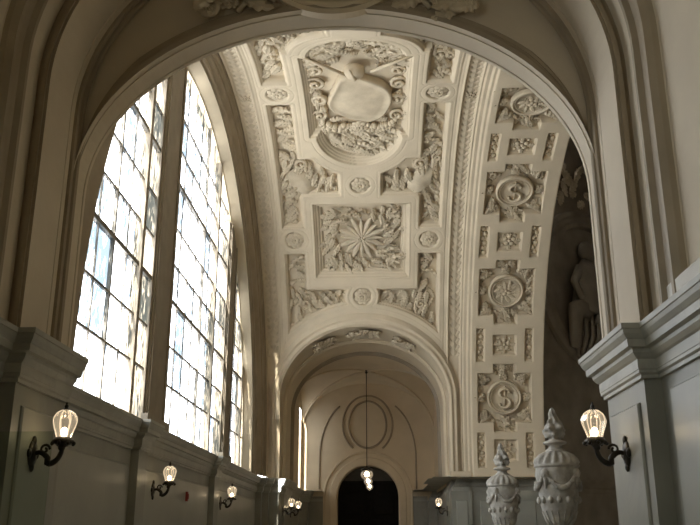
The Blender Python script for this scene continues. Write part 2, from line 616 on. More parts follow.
# ------------------------------------------------------------------ carved pieces (unit size)
def leaf_mesh(lobes=4, width=0.30, curl=0.10, nm='leaf'):
    """acanthus leaf lifted off the ground so that it throws a shadow"""
    P = []
    nt, nw = 17, 7
    for i in range(nt):
        t = i / (nt - 1)
        env = math.sin(PI * min(1, t ** 0.75 * 0.97 + 0.03)) ** 0.75
        ph = (t * lobes) % 1.0
        lob = 0.62 + 0.55 * math.sin(PI * min(1.0, ph * 1.15)) ** 0.8
        wv = width * env * lob + 0.012
        row = []
        for j in range(nw):
            q = -1 + 2 * j / (nw - 1)
            z = 0.06 + 0.17 * env * (1 - abs(q) ** 1.6) + curl * 1.6 * t ** 3 + 0.06 * env * math.sin(PI * ph) * abs(q)
            z -= 0.09 * env * max(0, 1 - abs(q) * 3.2)
            if i == 0:
                z = 0.0
            row.append((q * wv, t + 0.16 * abs(q) * env * (lob - 0.6), z))
        P.append(row)
    return MB().grid(P).mesh(nm)


def petal_mesh(nm='petal'):
    P = []
    for i in range(7):
        t = i / 6
        wv = 0.10 * (0.55 + 0.75 * math.sin(PI * min(1, t * 0.85 + 0.1))) * (1 if i < 6 else 0.35)
        row = []
        for j in range(5):
            q = -1 + j / 2
            row.append((q * wv, t, (0.09 * (1 - q * q) + 0.02 - 0.04 * max(0, 1 - 3 * abs(q))) * (1 - 0.5 * t) if abs(q) < 1 else 0))
        P.append(row)
    return MB().grid(P).mesh(nm)


def rosette_mesh(n=8, nm='rosette'):
    mb = MB()
    for ring, (r0, r1, h) in enumerate([(0.25, 1.0, 0.12), (0.1, 0.62, 0.26)]):
        for k in range(n):
            a = 2 * PI * (k + 0.5 * ring) / n
            P = []
            for i in range(6):
                t = i / 5
                r = r0 + (r1 - r0) * t
                wv = (r1 * 0.40) * math.sin(PI * (0.18 + 0.75 * t)) * (0.5 + 0.5 * t)
                row = []
                for j in range(5):
                    q = -1 + j / 2
                    z = h + 0.16 * math.sin(PI * t) - 0.13 * (1 - q * q) * t + 0.1 * t * t
                    if abs(q) == 1:
                        z -= 0.12
                    x, y = r, q * wv
                    row.append((x * math.cos(a) - y * math.sin(a), x * math.sin(a) + y * math.cos(a), z))
                P.append(row)
            mb.grid(P)
    mb.sphere((0, 0, 0.30), 0.17, 8, 5)
    return mb.mesh(nm)


def scroll_mesh(turns=1.35, nm='scroll'):
    mb = MB()
    pts, rad = [], []
    n = 26
    for i in range(n + 1):
        t = i / n
        a = -PI / 2 + turns * 2 * PI * t
        r = 0.5 * (1 - 0.78 * t)
        pts.append((0.5 + 0 * t - 0.5 + r * math.cos(a), 0.5 + r * math.sin(a) - 0.5, 0.10 + 0.14 * t))
        rad.append(0.075 + 0.06 * math.sin(PI * t))
    mb.tube(pts, rad, 6)
    mb.sphere((pts[-1][0], pts[-1][1], 0.24), 0.13, 8, 5)
    return mb.mesh(nm)


def fan_mesh(nm='shell', n=9, spread=2.3):
    P = []
    for i in range(7):
        t = i / 6
        row = []
        for j in range(n * 2 + 1):
            a = PI / 2 + spread * (j / (n * 2) - 0.5)
            ridge = 0.05 * t * (1 if j % 2 else -0.3)
            r = t * (1 + (0.07 if j % 2 else 0) * (t > 0.9))
            z = 0.20 * math.sin(PI * min(1, t * 0.75 + 0.12)) + ridge * 1.3
            if i == 6:
                z = 0.02
            row.append((r * math.cos(a), r * math.sin(a), z))
        P.append(row)
    return MB().grid(P).mesh(nm)


def flower_mesh(nm='flower'):
    mb = MB()
    for k in range(5):
        a = 2 * PI * k / 5 + PI / 2
        mb.sphere((0.55 * math.cos(a), 0.55 * math.sin(a), 0.08), 0.34, 8, 5, 0.55)
    mb.sphere((0, 0, 0.18), 0.24, 8, 5, 0.8)
    for k in range(4):
        a = PI / 4 + k * PI / 2
        mb.sphere((1.02 * math.cos(a), 1.02 * math.sin(a), 0.05), 0.22, 6, 4, 0.6)
    return mb.mesh(nm)


def disc_mesh(nm='disc'):
    prof = [(1.0, -0.02), (1.0, 0.10), (0.97, 0.15), (0.92, 0.17), (0.87, 0.15), (0.85, 0.10), (0.82, 0.09), (0.80, 0.12), (0.77, 0.12), (0.75, 0.08), (0.4, 0.10), (0.001, 0.11)]
    return MB().lathe(prof, 32).mesh(nm)


def bead_chain_mesh(nm='bead_chain'):
    mb = MB()
    for k in range(6):
        y = -0.5 + (k + 0.5) / 6
        mb.sphere((0.0 + 0.035 * (-1) ** k, y, 0.01), 0.075, 8, 5, 0.8)
        mb.sphere((-0.06 * (-1) ** k, y + 0.04, 0.0), 0.045, 6, 4, 0.8)
    return mb.mesh(nm)


LEAF = [leaf_mesh(4, 0.23, 0.12), leaf_mesh(3, 0.18, 0.18), leaf_mesh(5, 0.27, 0.08)]
PETAL, ROS, SCR, FAN, FLO, DISC, BEAD = petal_mesh(), rosette_mesh(), scroll_mesh(), fan_mesh(), flower_mesh(), disc_mesh(), bead_chain_mesh()
for me_ in LEAF + [PETAL, ROS, SCR, FAN, FLO, DISC, BEAD]:
    me_.materials.append(M['relief'])
    me_.polygons.foreach_set('use_smooth', np.ones(len(me_.polygons), dtype=bool))


def put(name, me, mw, parent):
    o = bpy.data.objects.new(name, me)
    COL.objects.link(o)
    o.parent = parent
    o.matrix_local = mw
    return o


# ------------------------------------------------------------------ the big vault as carved surface
S0 = 0.6      # crown of the ornament


def sd_box(x, y, cx, cy, hx, hy):
    qx, qy = np.abs(x - cx) - hx, np.abs(y - cy) - hy
    return np.hypot(np.maximum(qx, 0), np.maximum(qy, 0)) + np.minimum(np.maximum(qx, qy), 0)


def sd_circ(x, y, cx, cy, r):
    return np.hypot(x - cx, y - cy) - r


def arch_out(x, s, dr):
    """signed: <0 inside the far arch grown by dr (vault coordinates)"""
    z = ZV + RV * np.cos(s / RV)
    a, b = A_F + dr, B_F + dr
    zz = np.maximum(z - Z_F, 0)
    e = np.sqrt((x / a) ** 2 + (zz / b) ** 2)
    d = (e - 1) * np.minimum(a, b)
    return np.where((s > 0), d, 9.0)


def sdf_cart(x, s):
    t = np.abs(s - S0)
    return np.minimum(sd_box(x, t, 0, 0, 1.36, 1.88), sd_circ(x * 1.0, t, 0, 1.80, 1.18))


def sdf_L_near(x, s):
    ax, t = np.abs(x), s - S0
    d = np.minimum(sd_box(ax, t, 2.07, 2.88, 0.33, 2.42), sd_box(ax, t, 1.5, 3.45, 0.90, 0.72))
    d = np.maximum(d, -sd_circ(ax, t, 0, 1.80, 1.62))
    d = np.maximum(d, -sd_circ(ax, t, 0, 3.76, 0.52))
    d = np.maximum(d, -sd_box(ax, t, 0, 5.75, 1.70, 1.62))
    return d


def sdf_L_far(x, s):
    ax, t = np.abs(x), s - S0
    d = np.minimum(sd_box(ax, t, 2.07, 7.9, 0.33, 1.68), sd_box(ax, t, 1.4, 8.2, 1.0, 0.75))
    d = np.maximum(d, -sd_circ(ax, t, 0, 7.72, 0.52))
    d = np.maximum(d, -(arch_out(x, s, 0.62)))
    d = np.maximum(d, -sd_box(ax, t, 0, 5.75, 1.70, 1.62))
    return d


def sdf_L_top(x, s):
    ax, t = np.abs(x), -(s - S0)
    d = np.minimum(sd_box(ax, t, 2.07, 2.88, 0.33, 2.42), sd_box(ax, t, 1.5, 3.1, 0.90, 0.95))
    d = np.maximum(d, -sd_circ(ax, t, 0, 1.80, 1.62))
    return d


ROSE = [(-2.06, S0), (2.06, S0), (-2.06, S0 + 5.75), (2.06, S0 + 5.75), (0, S0 + 3.76), (0, S0 + 7.72)]
BX = 4.50
MED = [0.86 + 3.60 * k for k in range(4)]
MED = [1.0, 4.58, 8.14, 11.66]
SML = [2.80, 6.38, 9.93, 13.33]


def sdf_med(x, s):
    d = np.full_like(x, 9.0)
    for m in MED:
        d = np.minimum(d, np.minimum(sd_box(x, s, BX, m, 0.85, 0.80), sd_box(x, s, BX, m, 0.36, 1.10)))
    return d


def sdf_small(x, s):
    d = np.full_like(x, 9.0)
    for m in SML:
        d = np.minimum(d, sd_box(x, s, BX, m, 0.37, 0.34))
        for k in (-1, 1):
            d = np.minimum(d, sd_box(x, s, BX + 0.77 * k, m, 0.13, 0.56))
    return d


def field_h(x, s):
    ax = np.abs(x)
    h = np.zeros_like(x)
    # panels of the middle field
    d = -sdf_cart(x, s)
    h -= np.interp(d, [0, 0.015, 0.06, 0.075, 0.12, 0.135, 0.18, 0.20], [0, 0.07, 0.07, 0.13, 0.13, 0.19, 0.19, 0.28])
    h -= np.where((d > -0.17) & (d < -0.14), 0.012, 0)
    d = -sd_box(x, s, 0, S0 + 5.75, 1.44, 1.30)
    h -= np.interp(d, [0, 0.015, 0.06, 0.075, 0.14, 0.155, 0.22, 0.24], [0, 0.06, 0.06, 0.13, 0.13, 0.20, 0.20, 0.28])
    h -= np.where((d > -0.09) & (d < -0.06), 0.012, 0)
    for fn in (sdf_L_near, sdf_L_far, sdf_L_top):
        d = -fn(x, s)
        h -= np.interp(d, [0, 0.012, 0.055, 0.067], [0, 0.07, 0.07, 0.27])
        h -= np.where((d > -0.11) & (d < -0.085), 0.010, 0)
    for (cx, cs) in ROSE:
        d = -sd_circ(x, s, cx, cs, 0.31)
        h -= np.interp(d, [0, 0.05], [0, 0.07])
        h -= np.where((d > -0.14) & (d < -0.115), 0.010, 0)
    # borders
    h -= np.where((ax > 2.56) & (ax < 2.585), 0.015, 0)
    h -= np.interp(ax, [2.66, 2.68, 2.72, 2.74, 3.08, 3.10, 3.14, 3.16], [0, -0.03, -0.03, 0.05, 0.05, -0.03, -0.03, 0])
    # the bearing arch on the right stands proud
    h += np.interp(x, [3.16, 3.19, 3.30, 3.33, 3.42, 3.45], [0, 0.06, 0.06, 0.10, 0.10, 0.14])
    d = -sdf_med(x, s)
    h -= np.interp(d, [0, 0.035], [0, 0.24])
    d = -sdf_small(x, s)
    h -= np.interp(d, [0, 0.04], [0, 0.13])
    return h


def vault_patch(xs, ss, height=True):
    Xg, Sg = np.meshgrid(xs, ss)
    H = field_h(Xg, Sg) if height else np.interp(Xg, [3.16, 3.19, 3.30, 3.33, 3.42, 3.45], [0, 0.06, 0.06, 0.10, 0.10, 0.14])
    r = RV - H
    V = np.stack([Xg, YC + r * np.sin(Sg / RV), ZV + r * np.cos(Sg / RV)], -1)
    ny, nx = Xg.shape
    idx = np.arange(ny * nx).reshape(ny, nx)
    F = np.stack([idx[:-1, :-1], idx[:-1, 1:], idx[1:, 1:], idx[1:, :-1]], -1)
    xm = (Xg[:-1, :-1] + Xg[1:, 1:]) / 2
    sm = (Sg[:-1, :-1] + Sg[1:, 1:]) / 2
    keep = arch_out(xm, sm, 0.10) > 0
    # opening of the near arch on the near flank
    z = ZV + RV * np.cos(sm / RV)
    e = np.sqrt((xm / 3.37) ** 2 + (np.maximum(z - Z_O, 0) / 4.55) ** 2)
    keep &= ~((sm < 0) & (e < 1))
    return V.reshape(-1, 3), F[keep]


G = 0.021
v1, f1 = vault_patch(np.arange(XL, XR + G, G), np.arange(-4.9, RV * PI / 2 + G, G))
v2, f2 = vault_patch(np.linspace(XL, XR + G * 0.4, 160), np.linspace(-RV * PI / 2, -4.9, 200), False)
vault = ob('ceiling', me_from('ceiling', np.concatenate([v1, v2]), np.concatenate([f1, f2 + len(v1)])), 'plaster')
struct(vault, 'cream barrel vault with sunk panels of carved plaster ornament', 'ceiling')


MB().grid([[vp(x, -4.9, h) for x in np.linspace(XL, XR, 40)] for h in (-0.35, -0.02)]).build('vault_seam', 'plaster', vault)


def cpart(name, label=None):
    o = empty(name)
    o.parent = vault
    if label:
        o['label'] = label
    return o


DP = -0.25   # floor of the sunk panels

# rosettes
for (cx, cs) in ROSE:
    put('rosette', ROS, vmat(cx, cs, -0.07, random.random(), 0.28, scz=0.26), vault)

# leaf bands along both borders (tiny repeated leaves)
for sgn in (-1, 1):
    mb = MB()
    s = -3.4
    while s < 12.6:
        x0 = sgn * 2.91
        if arch_out(np.array([x0]), np.array([s]), 0.55)[0] > 0:
            m = vmat(x0, s, -0.05)
            for (dx, rz, ln, wd) in ((0.0, 0.0, 0.25, 0.10), (-0.08, 0.75, 0.19, 0.065), (0.08, -0.75, 0.19, 0.065)):
                mm = m @ Matrix.Translation((dx, -0.10, 0)) @ Matrix.Rotation(rz, 4, 'Z')
                vv = [(-wd * 0.3, 0, 0), (-wd, ln * 0.55, 0.0), (0, ln, 0.02), (wd, ln * 0.55, 0.0), (wd * 0.3, 0, 0), (0, ln * 0.5, 0.028)]
                mb.add(vv, [(0, 5, 1), (1, 5, 2), (2, 5, 3), (3, 5, 4), (4, 5, 0)], mm)
        s += 0.235
    o = mb.build('leaf_band', 'relief', vault)
    o['kind'] = 'stuff'
    # rosette block that breaks the band at the crown
    put('band_boss', FLO, vmat(sgn * 2.91, 0.78, -0.04, 0, 0.15), vault)

def leaf_fill(parent, sdf, x0, x1, s0, s1, step, size, h, ang, zsc=1.0, inset=0.10, mfn=vmat, seed=1):
    """dense small foliage between the main leaves, joined into one piece"""
    rnd = random.Random(seed)
    src = []
    for me in LEAF:
        co = np.empty(len(me.vertices) * 3)
        me.vertices.foreach_get('co', co)
        src.append((np.c_[co.reshape(-1, 3), np.ones(len(me.vertices))], np.array([tuple(p.vertices) for p in me.polygons])))
    V, F, k, row = [], [], 0, 0
    s_ = s0
    while s_ < s1:
        x_ = x0 + (step / 2 if row % 2 else 0)
        while x_ < x1:
            px, ps = x_ + rnd.uniform(-0.3, 0.3) * step, s_ + rnd.uniform(-0.3, 0.3) * step
            if sdf(np.array([px]), np.array([ps]))[0] < -inset:
                sz = size * rnd.uniform(0.75, 1.2)
                m = np.array(mfn(px, ps, h, ang(px, ps) + rnd.uniform(-0.5, 0.5), sz, scz=sz * zsc * rnd.uniform(0.8, 1.25)))
                v, f = rnd.choice(src)
                V.append((v @ m.T)[:, :3])
                F.append(f + k)
                k += len(v)
            x_ += step
        s_ += step * 0.87
        row += 1
    if not V:
        return None
    o = ob('foliage', me_from('foliage', np.concatenate(V), np.concatenate(F)), 'relief', parent, True)
    o['kind'] = 'stuff'
    return o


# L-shaped foliage panels: leaves hung on a running stem
def foliage(path, parent, n, size, jitter=0.25, side=0.8, deep=DP, mfn=vmat, spread=0.10, sg=-1):
    """path: list of (x, s); leaves alternate left and right of the stem"""
    L = [0]
    for a, b in zip(path[:-1], path[1:]):
        L.append(L[-1] + math.hypot(b[0] - a[0], b[1] - a[1]))
    for k in range(n):
        t = L[-1] * (k + 0.5) / n
        i = max(j for j in range(len(L) - 1) if L[j] <= t)
        q = (t - L[i]) / (L[i + 1] - L[i])
        x = path[i][0] + q * (path[i + 1][0] - path[i][0])
        s = path[i][1] + q * (path[i + 1][1] - path[i][1])
        dx, ds = path[i + 1][0] - path[i][0], path[i + 1][1] - path[i][1]
        # local y points towards the crown (-s): angle of the travel direction
        ang = math.atan2(sg * ds, dx) - PI / 2
        sd = 1 if k % 2 else -1
        rot = ang + sd * side + random.uniform(-jitter, jitter)
        sz = size * random.uniform(0.85, 1.2)
        put('leaf', random.choice(LEAF), mfn(x, s, deep, rot, sz, scz=sz * 0.95), parent)


def swirl(cx, cs, off=0.0):
    return lambda x, s: math.atan2(-(x - cx), -(s - cs)) + off


for sg in (-1, 1):
    def half(fn):
        return lambda x, s: np.where(x * sg > 0, fn(x, s), 9.0)
    xa, xb = (-2.5, 0) if sg < 0 else (0, 2.5)
    pnl = cpart('foliage_panel')
    leaf_fill(pnl, half(sdf_L_near), xa, xb, 1.0, 5.9, 0.25, 0.38, DP, swirl(sg * 2.6, 3.2, 1.2 * sg), 1.5, seed=3 + sg)
    foliage([(sg * 2.07, 1.3), (sg * 2.07, 3.0)], pnl, 6, 0.40)
    foliage([(sg * 2.1, 4.9), (sg * 2.1, 5.55)], pnl, 3, 0.40)
    foliage([(sg * 1.5, 4.45), (sg * 0.65, 4.40)], pnl, 4, 0.40)
    put('shell', FAN, vmat(sg * 2.02, 4.50, DP + 0.03, sg * 0.95, 0.62, scz=0.8), pnl)
    put('scroll', SCR, vmat(sg * 1.72, 3.66, DP + 0.03, 0.3, 0.42), pnl)
    put('scroll', SCR, vmat(sg * 2.2, 3.45, DP + 0.03, 2.3, 0.32), pnl)
    pnl = cpart('foliage_panel')
    leaf_fill(pnl, half(sdf_L_far), xa, xb, 6.7, 10.2, 0.25, 0.40, DP, swirl(sg * 2.6, 7.9, 0.6 * sg), 1.5, seed=13 + sg)
    foliage([(sg * 2.07, 7.0), (sg * 2.07, 8.6)], pnl, 5, 0.42)
    foliage([(sg * 1.9, 8.7), (sg * 1.4, 8.58), (sg * 0.75, 8.45)], pnl, 6, 0.42)
    put('scroll', SCR, vmat(sg * 1.85, 8.62, DP + 0.03, 0.9 * sg, 0.36), pnl)
    pnl = cpart('foliage_panel')
    leaf_fill(pnl, half(sdf_L_top), xa, xb, -3.4, 0.2, 0.25, 0.38, DP, swirl(sg * 2.6, -2.0, 1.2 * sg), 1.5, seed=23 + sg)
    foliage([(sg * 2.07, -0.05), (sg * 2.07, -1.8)], pnl, 5, 0.40)
    put('scroll', SCR, vmat(sg * 2.0, -1.1, DP + 0.03, 0.5, 0.42), pnl)

# sunburst square
sq = cpart('sunburst_panel', 'square relief with a sunburst flower in a leaf wreath')
qs = S0 + 5.75
leaf_fill(sq, lambda x, s: np.maximum(sd_box(x, s, 0, qs, 1.2, 1.06), -sd_circ(x, s, 0, qs, 0.55)), -1.3, 1.3, qs - 1.2, qs + 1.2, 0.25, 0.38, -0.27, swirl(0, qs, 0.9), 1.4, 0.10, seed=31)
for k in range(16):
    a = 2 * PI * k / 16
    put('petal', PETAL, vmat(0.12 * -math.sin(a), qs - 0.12 * math.cos(a), -0.16, a, 0.64 if k % 2 else 0.52, scz=0.9), sq)
put('boss', FLO, vmat(0, qs, -0.13, 0, 0.16), sq)
for k in range(20):
    a = 2 * PI * k / 20
    r = 0.70 + 0.14 * (k % 2)
    put('leaf', LEAF[k % 3], vmat(-r * math.sin(a), qs - r * math.cos(a), -0.22, a + PI / 2 * 0.75 * (1 if k % 2 else 0.7), 0.38, scz=0.7), sq)
for i, sx in enumerate((-1, 1)):
    for sy in (-1, 1):
        base = math.atan2(-sx, -sy)
        for d in (-0.5, 0.0, 0.5):
            put('leaf', LEAF[i], vmat(sx * 0.78, qs + sy * 0.72, -0.22, math.atan2(-sx, -sy) + d, 0.42, scz=0.6), sq)

# cartouche of the crown panel
ca = cpart('cartouche_panel', 'long relief with a tilted shield, scrolls and garlands')
leaf_fill(ca, lambda x, s: np.maximum(sdf_cart(x, s), -np.minimum(sd_box(x, s, 0.05, 0.95, 0.75, 0.95), sd_circ(x, s, -0.05, -0.42, 0.2))), -1.4, 1.4, -2.7, 3.6, 0.27, 0.42, -0.27, swirl(0, 0.6, 1.0), 1.4, 0.25, seed=41)
mb = MB()
P = []
for i in range(9):
    t = i / 8
    row = []
    for j in range(40):
        a = 2 * PI * j / 40
        # squarish tilted oval
        r = 1.0 / ((abs(math.cos(a)) ** 3.2 + abs(math.sin(a)) ** 3.2) ** (1 / 3.2))
        ex = 0.70 * r * math.cos(a) * (1 + 0.05 * math.cos(3 * a))
        ey = 0.62 * r * math.sin(a)
        ex, ey = ex * math.cos(-0.42) - ey * math.sin(-0.42), ex * math.sin(-0.42) + ey * math.cos(-0.42)
        z = [0.0, 0.16, 0.20, 0.21, 0.19, 0.20, 0.22, 0.235, 0.24][i]
        k = [1.0, 1.0, 0.97, 0.92, 0.88, 0.7, 0.5, 0.25, 0.001][i]
        row.append((ex * k * 1.12, ey * k, z * 1.1))
    P.append(row)
mb.grid(P, closed_v=True).build('shield', 'relief', ca, True, vmat(0.06, 0.95, -0.24, 0.0, 1.0, scy=1.45))
# helmet, crossed poles, wings
hm = MB()
hm.lathe([(0.30, 0.0), (0.31, 0.10), (0.27, 0.22), (0.17, 0.31), (0.001, 0.34)], 16)
hm.tube([(-0.02, -0.28, 0.08), (0.0, 0.0, 0.36), (0.02, 0.32, 0.22)], [0.04, 0.07, 0.03], 6)
hm.build('helmet', 'relief', ca, True, vmat(-0.05, -0.42, -0.14, 0.5, 0.85))
MB().tube([(-0.75, 0.42, 0.10), (0.30, -0.45, 0.18)], 0.045, 6).build('pole', 'relief', ca, True, vmat(-0.55, -0.72, -0.20))
MB().tube([(0.80, 0.40, 0.10), (-0.30, -0.35, 0.18)], 0.045, 6).build('pole', 'relief', ca, True, vmat(0.65, -0.80, -0.20))
for sg in (-1, 1):
    for k in range(6):
        put('leaf', LEAF[k % 3], vmat(sg * (0.35 + 0.12 * k), -1.05 + 0.09 * k, -0.24, -sg * (0.6 + 0.22 * k), 0.62, scz=0.6), ca)
    for k in range(5):
        put('leaf', LEAF[(k + 1) % 3], vmat(sg * (0.15 + 0.2 * k), -1.75 + 0.16 * k, -0.24, -sg * (1.4 - 0.1 * k), 0.55, scz=0.6), ca)
    put('shell', FAN, vmat(sg * 0.62, -1.45, -0.24, -sg * 1.2, 0.55), ca)
    # side scrolls
    for (x, s, r, z) in ((1.02, -0.25, 0.4, 0.42), (1.05, 0.35, 2.2, 0.46), (0.98, 1.05, -0.6, 0.5), (1.02, 1.75, 1.4, 0.42)):
        m = vmat(sg * x, s, -0.24, r * sg, z)
        if sg < 0:
            m = m @ Matrix.Diagonal((-1, 1, 1, 1))
        put('scroll', SCR, m, ca)
    for (x, s, r) in ((1.12, 0.05, 0.2), (1.12, 0.75, 2.6), (1.15, 1.4, 0.4), (0.80, 2.0, 1.2)):
        put('leaf', random.choice(LEAF), vmat(sg * x, s, -0.24, sg * r, 0.42), ca)
    for (x, s, r) in ((0.55, 2.95, 2.0), (0.28, 3.2, 1.2), (0.75, 2.62, 2.5), (0.45, 2.6, 1.0), (0.2, 2.75, 0.5)):
        put('leaf', random.choice(LEAF), vmat(sg * x, s, -0.24, sg * r, 0.42), ca)
    put('scroll', SCR, vmat(sg * 0.42, 2.88, -0.24, 0.2 * sg, 0.34), ca)
    put('scroll', SCR, vmat(sg * 0.20, -2.05, -0.24, 0.2 * sg, 0.40), ca)
put('rosette', ROS, vmat(0, 2.15, -0.13, 0, 0.24), ca)
put('rosette', ROS, vmat(0, -1.95, -0.13, 0, 0.22), ca)
for sg in (-1, 1):
    for k in range(11):
        t = (k + 0.5) / 11
        gx = sg * (0.2 + 0.85 * t)
        gs = 2.18 - 0.22 * t + 0.16 * math.sin(PI * t)
        for q in range(2):
            MBs = MB().sphere((0, 0, 0), 0.075 + 0.03 * math.sin(PI * t), 8, 5)
            MBs.build('garland_fruit', 'relief', ca, True, vmat(gx + random.uniform(-.05, .05), gs + (q - 0.5) * 0.13 + random.uniform(-.03, .03), -0.15))

# medallion panels of the bearing arch
mb = MB()
sp_ = []
for k in range(17):                       # upper bowl of the S
    a = math.radians(25 + 245 * k / 16)
    sp_.append((0.155 * math.cos(a), 0.14 + 0.13 * math.sin(a), 0.03))
for k in range(17):                       # lower bowl
    a = math.radians(90 - 245 * k / 16)
    sp_.append((0.165 * math.cos(a), -0.15 + 0.15 * math.sin(a), 0.03))
mb.tube(sp_, [0.030 + 0.022 * math.sin(PI * (k % 17) / 16) for k in range(34)], 8)
mb.sphere((sp_[0][0], sp_[0][1] - 0.02, 0.03), 0.048, 8, 6)
mb.sphere((sp_[-1][0], sp_[-1][1] + 0.02, 0.03), 0.048, 8, 6)
mb.tube([(0, -0.37, 0.02), (0, 0.35, 0.02)], 0.026, 8)
LET = mb.mesh('dollar_sign')
LET.materials.append(M['relief'])
LET.polygons.foreach_set('use_smooth', np.ones(len(LET.polygons), dtype=bool))
HB = 0.14 - 0.22     # floor height of the medallion panels
for i, ms in enumerate(MED):
    mp = cpart('medallion_panel', 'sunk panel with a round medallion in a leaf wreath')
    leaf_fill(mp, lambda x, s: np.maximum(np.minimum(sd_box(x, s, BX, ms, 0.85, 0.80), sd_box(x, s, BX, ms, 0.36, 1.10)), -sd_circ(x, s, BX, ms, 0.52)), BX - 0.9, BX + 0.9, ms - 1.1, ms + 1.1, 0.23, 0.38, HB, swirl(BX, ms, 0.7), 1.3, 0.12, seed=50 + i)
    put('disc', DISC, vmat(BX, ms, HB + 0.08, 0, 0.55, scz=0.75), mp)
    if i % 2 == 1:
        lo = put('dollar_sign', LET, vmat(BX, ms, HB + 0.155, 0.0, 1.05, scz=1.5), mp)
        lo['label'] = 'raised dollar sign'
    else:
        put('eagle_relief', FLO, vmat(BX, ms - 0.03, HB + 0.14, 0.3, 0.22, scz=0.22), mp)
        for k in range(10):
            a = 2 * PI * k / 10
            put('leaf', LEAF[k % 3], vmat(BX - 0.16 * math.sin(a), ms - 0.16 * math.cos(a), HB + 0.14, a + 0.5, 0.24), mp)
    for k in range(16):
        a = 2 * PI * (k + 0.5) / 16
        sx, sy = -math.sin(a), -math.cos(a)
        q = 0.60 / max(abs(sx), abs(sy), 0.75)
        put('leaf', LEAF[k % 3], vmat(BX + sx * q, ms + sy * q * 0.94, HB, a + (0.9 if k % 2 else -0.5), 0.40, scz=0.75), mp)
    for sx in (-1, 1):
        for sy in (-1, 1):
            put('leaf', LEAF[0], vmat(BX + sx * 0.52, ms + sy * 0.50, HB, math.atan2(-sx, -sy) + 0.1, 0.42, scz=0.75), mp)
    for sy in (-1, 1):
        put('scroll', SCR, vmat(BX - 0.14, ms + sy * 0.90, HB, 0, 0.22), mp)
        put('scroll', SCR, vmat(BX + 0.14, ms + sy * 0.90, HB, 0.8, 0.22), mp)
    put('ribbon', LEAF[1], vmat(BX - 0.06, ms + 0.98, HB, -0.9, 0.46), mp)
    put('ribbon', LEAF[1], vmat(BX + 0.06, ms + 0.98, HB, 0.9, 0.46), mp)
for ms in SML:
    sp = cpart('flower_panel')
    put('flower', FLO, vmat(BX, ms, 0.015, 0, 0.245, scz=0.3), sp)
    for k in range(4):
        a = PI / 2 * k
        put('leaf', LEAF[0], vmat(BX - 0.1 * math.sin(a), ms - 0.1 * math.cos(a), 0.015, a, 0.3), sp)
    for k in (-1, 1):
        put('bead_chain', BEAD, vmat(BX + 0.77 * k, ms, 0.02, 0, 1.02, scz=1.2), sp)

# outer edge of the bearing arch towards the dome hall
mb = MB()
P = []
for (x, r) in [(XR, RV - 0.14), (XR + 0.04, RV - 0.12), (XR + 0.04, RV + 0.25), (XR - 0.0, RV + 0.3), (XR, RV + 5.5)]:
    P.append([(x, YC + r * math.sin(a), ZV + r * math.cos(a)) for a in np.linspace(-PI / 2, PI / 2, 72)])
mb.grid(P).build('arch_edge', 'plaster', vault)

# ------------------------------------------------------------------ window arch mouldings (left end of the vault)
YW, RW, XW = 18.0, 8.12, -3.72


KN = 1.13      # the near haunch runs a little flatter


def ring_rows(prof):
    P = []
    for (x, r, c) in prof:
        kn = KN if c >= 0 else 1.0
        yc = YC + (YW - YC) * max(c, 0)
        P.append([(x, yc + r * math.sin(a) * (kn if a < 0 else 1), ZV + r * math.cos(a)) for a in np.linspace(-PI / 2, PI / 2, 96)])
    return P


wam = MB().grid(ring_rows([(XL, 9.02, -1), (XL, 9.06, 0), (XL, 8.95, 0), (-3.17, 8.94, 0), (-3.17, 8.86, 0.1), (-3.20, 8.84, 0.1), (-3.22, 8.74, 0.3), (-3.25, 8.72, 0.3), (-3.25, 8.64, 0.5),
                           (-3.28, 8.58, 0.6), (-3.33, 8.52, 0.7), (-3.335, 8.42, 0.8), (-3.36, 8.40, 0.8), (-3.36, 8.40, 1), (-3.39, 8.38, 1), (-3.40, 8.30, 1)])).build('window_arch_moulding', 'tan', wl)
MB().grid(ring_rows([(-3.40, 8.30, 1), (-3.42, 8.29, 1), (-3.66, 8.16, 1), (-3.67, 8.12, 1), (-3.9, 8.12, 1), (-3.9, 9.9, 1)])).build('window_reveal', 'plaster', wl)
MB().box(-3.95, -3.36, NF, 28.2, 3.2, 3.34).build('window_sill', 'cornice', wl)

# ------------------------------------------------------------------ great window
win = empty('window_1')
struct(win, 'great arched window of many panes with bronze mullions', 'window')
zb = [3.34, 4.40, 5.18, 6.08, 6.88, 7.67, 8.64, 9.42, 10.2, 11.3]
thickz = {6.08, 8.64}
MU = [(14.8, 16.3), (22.3, 23.6)]
bays = [([8.83, 9.9, 10.5, 11.20, 11.83, 12.56, 13.3, 14.0, 14.8], {12.56: 0.03, 14.0: 0.075}),
        ([16.3, 17.0, 17.75, 18.5, 19.3, 20.0, 20.7, 22.3], {19.3: 0.035, 20.7: 0.08}),
        ([23.6, 24.25, 24.9, 25.5, 26.1], {24.9: 0.035, 25.5: 0.07})]


def top_at(y):
    return ZV + math.sqrt(max(0.0, RW * RW - ((y - YW) / (KN if y < YW else 1)) ** 2))


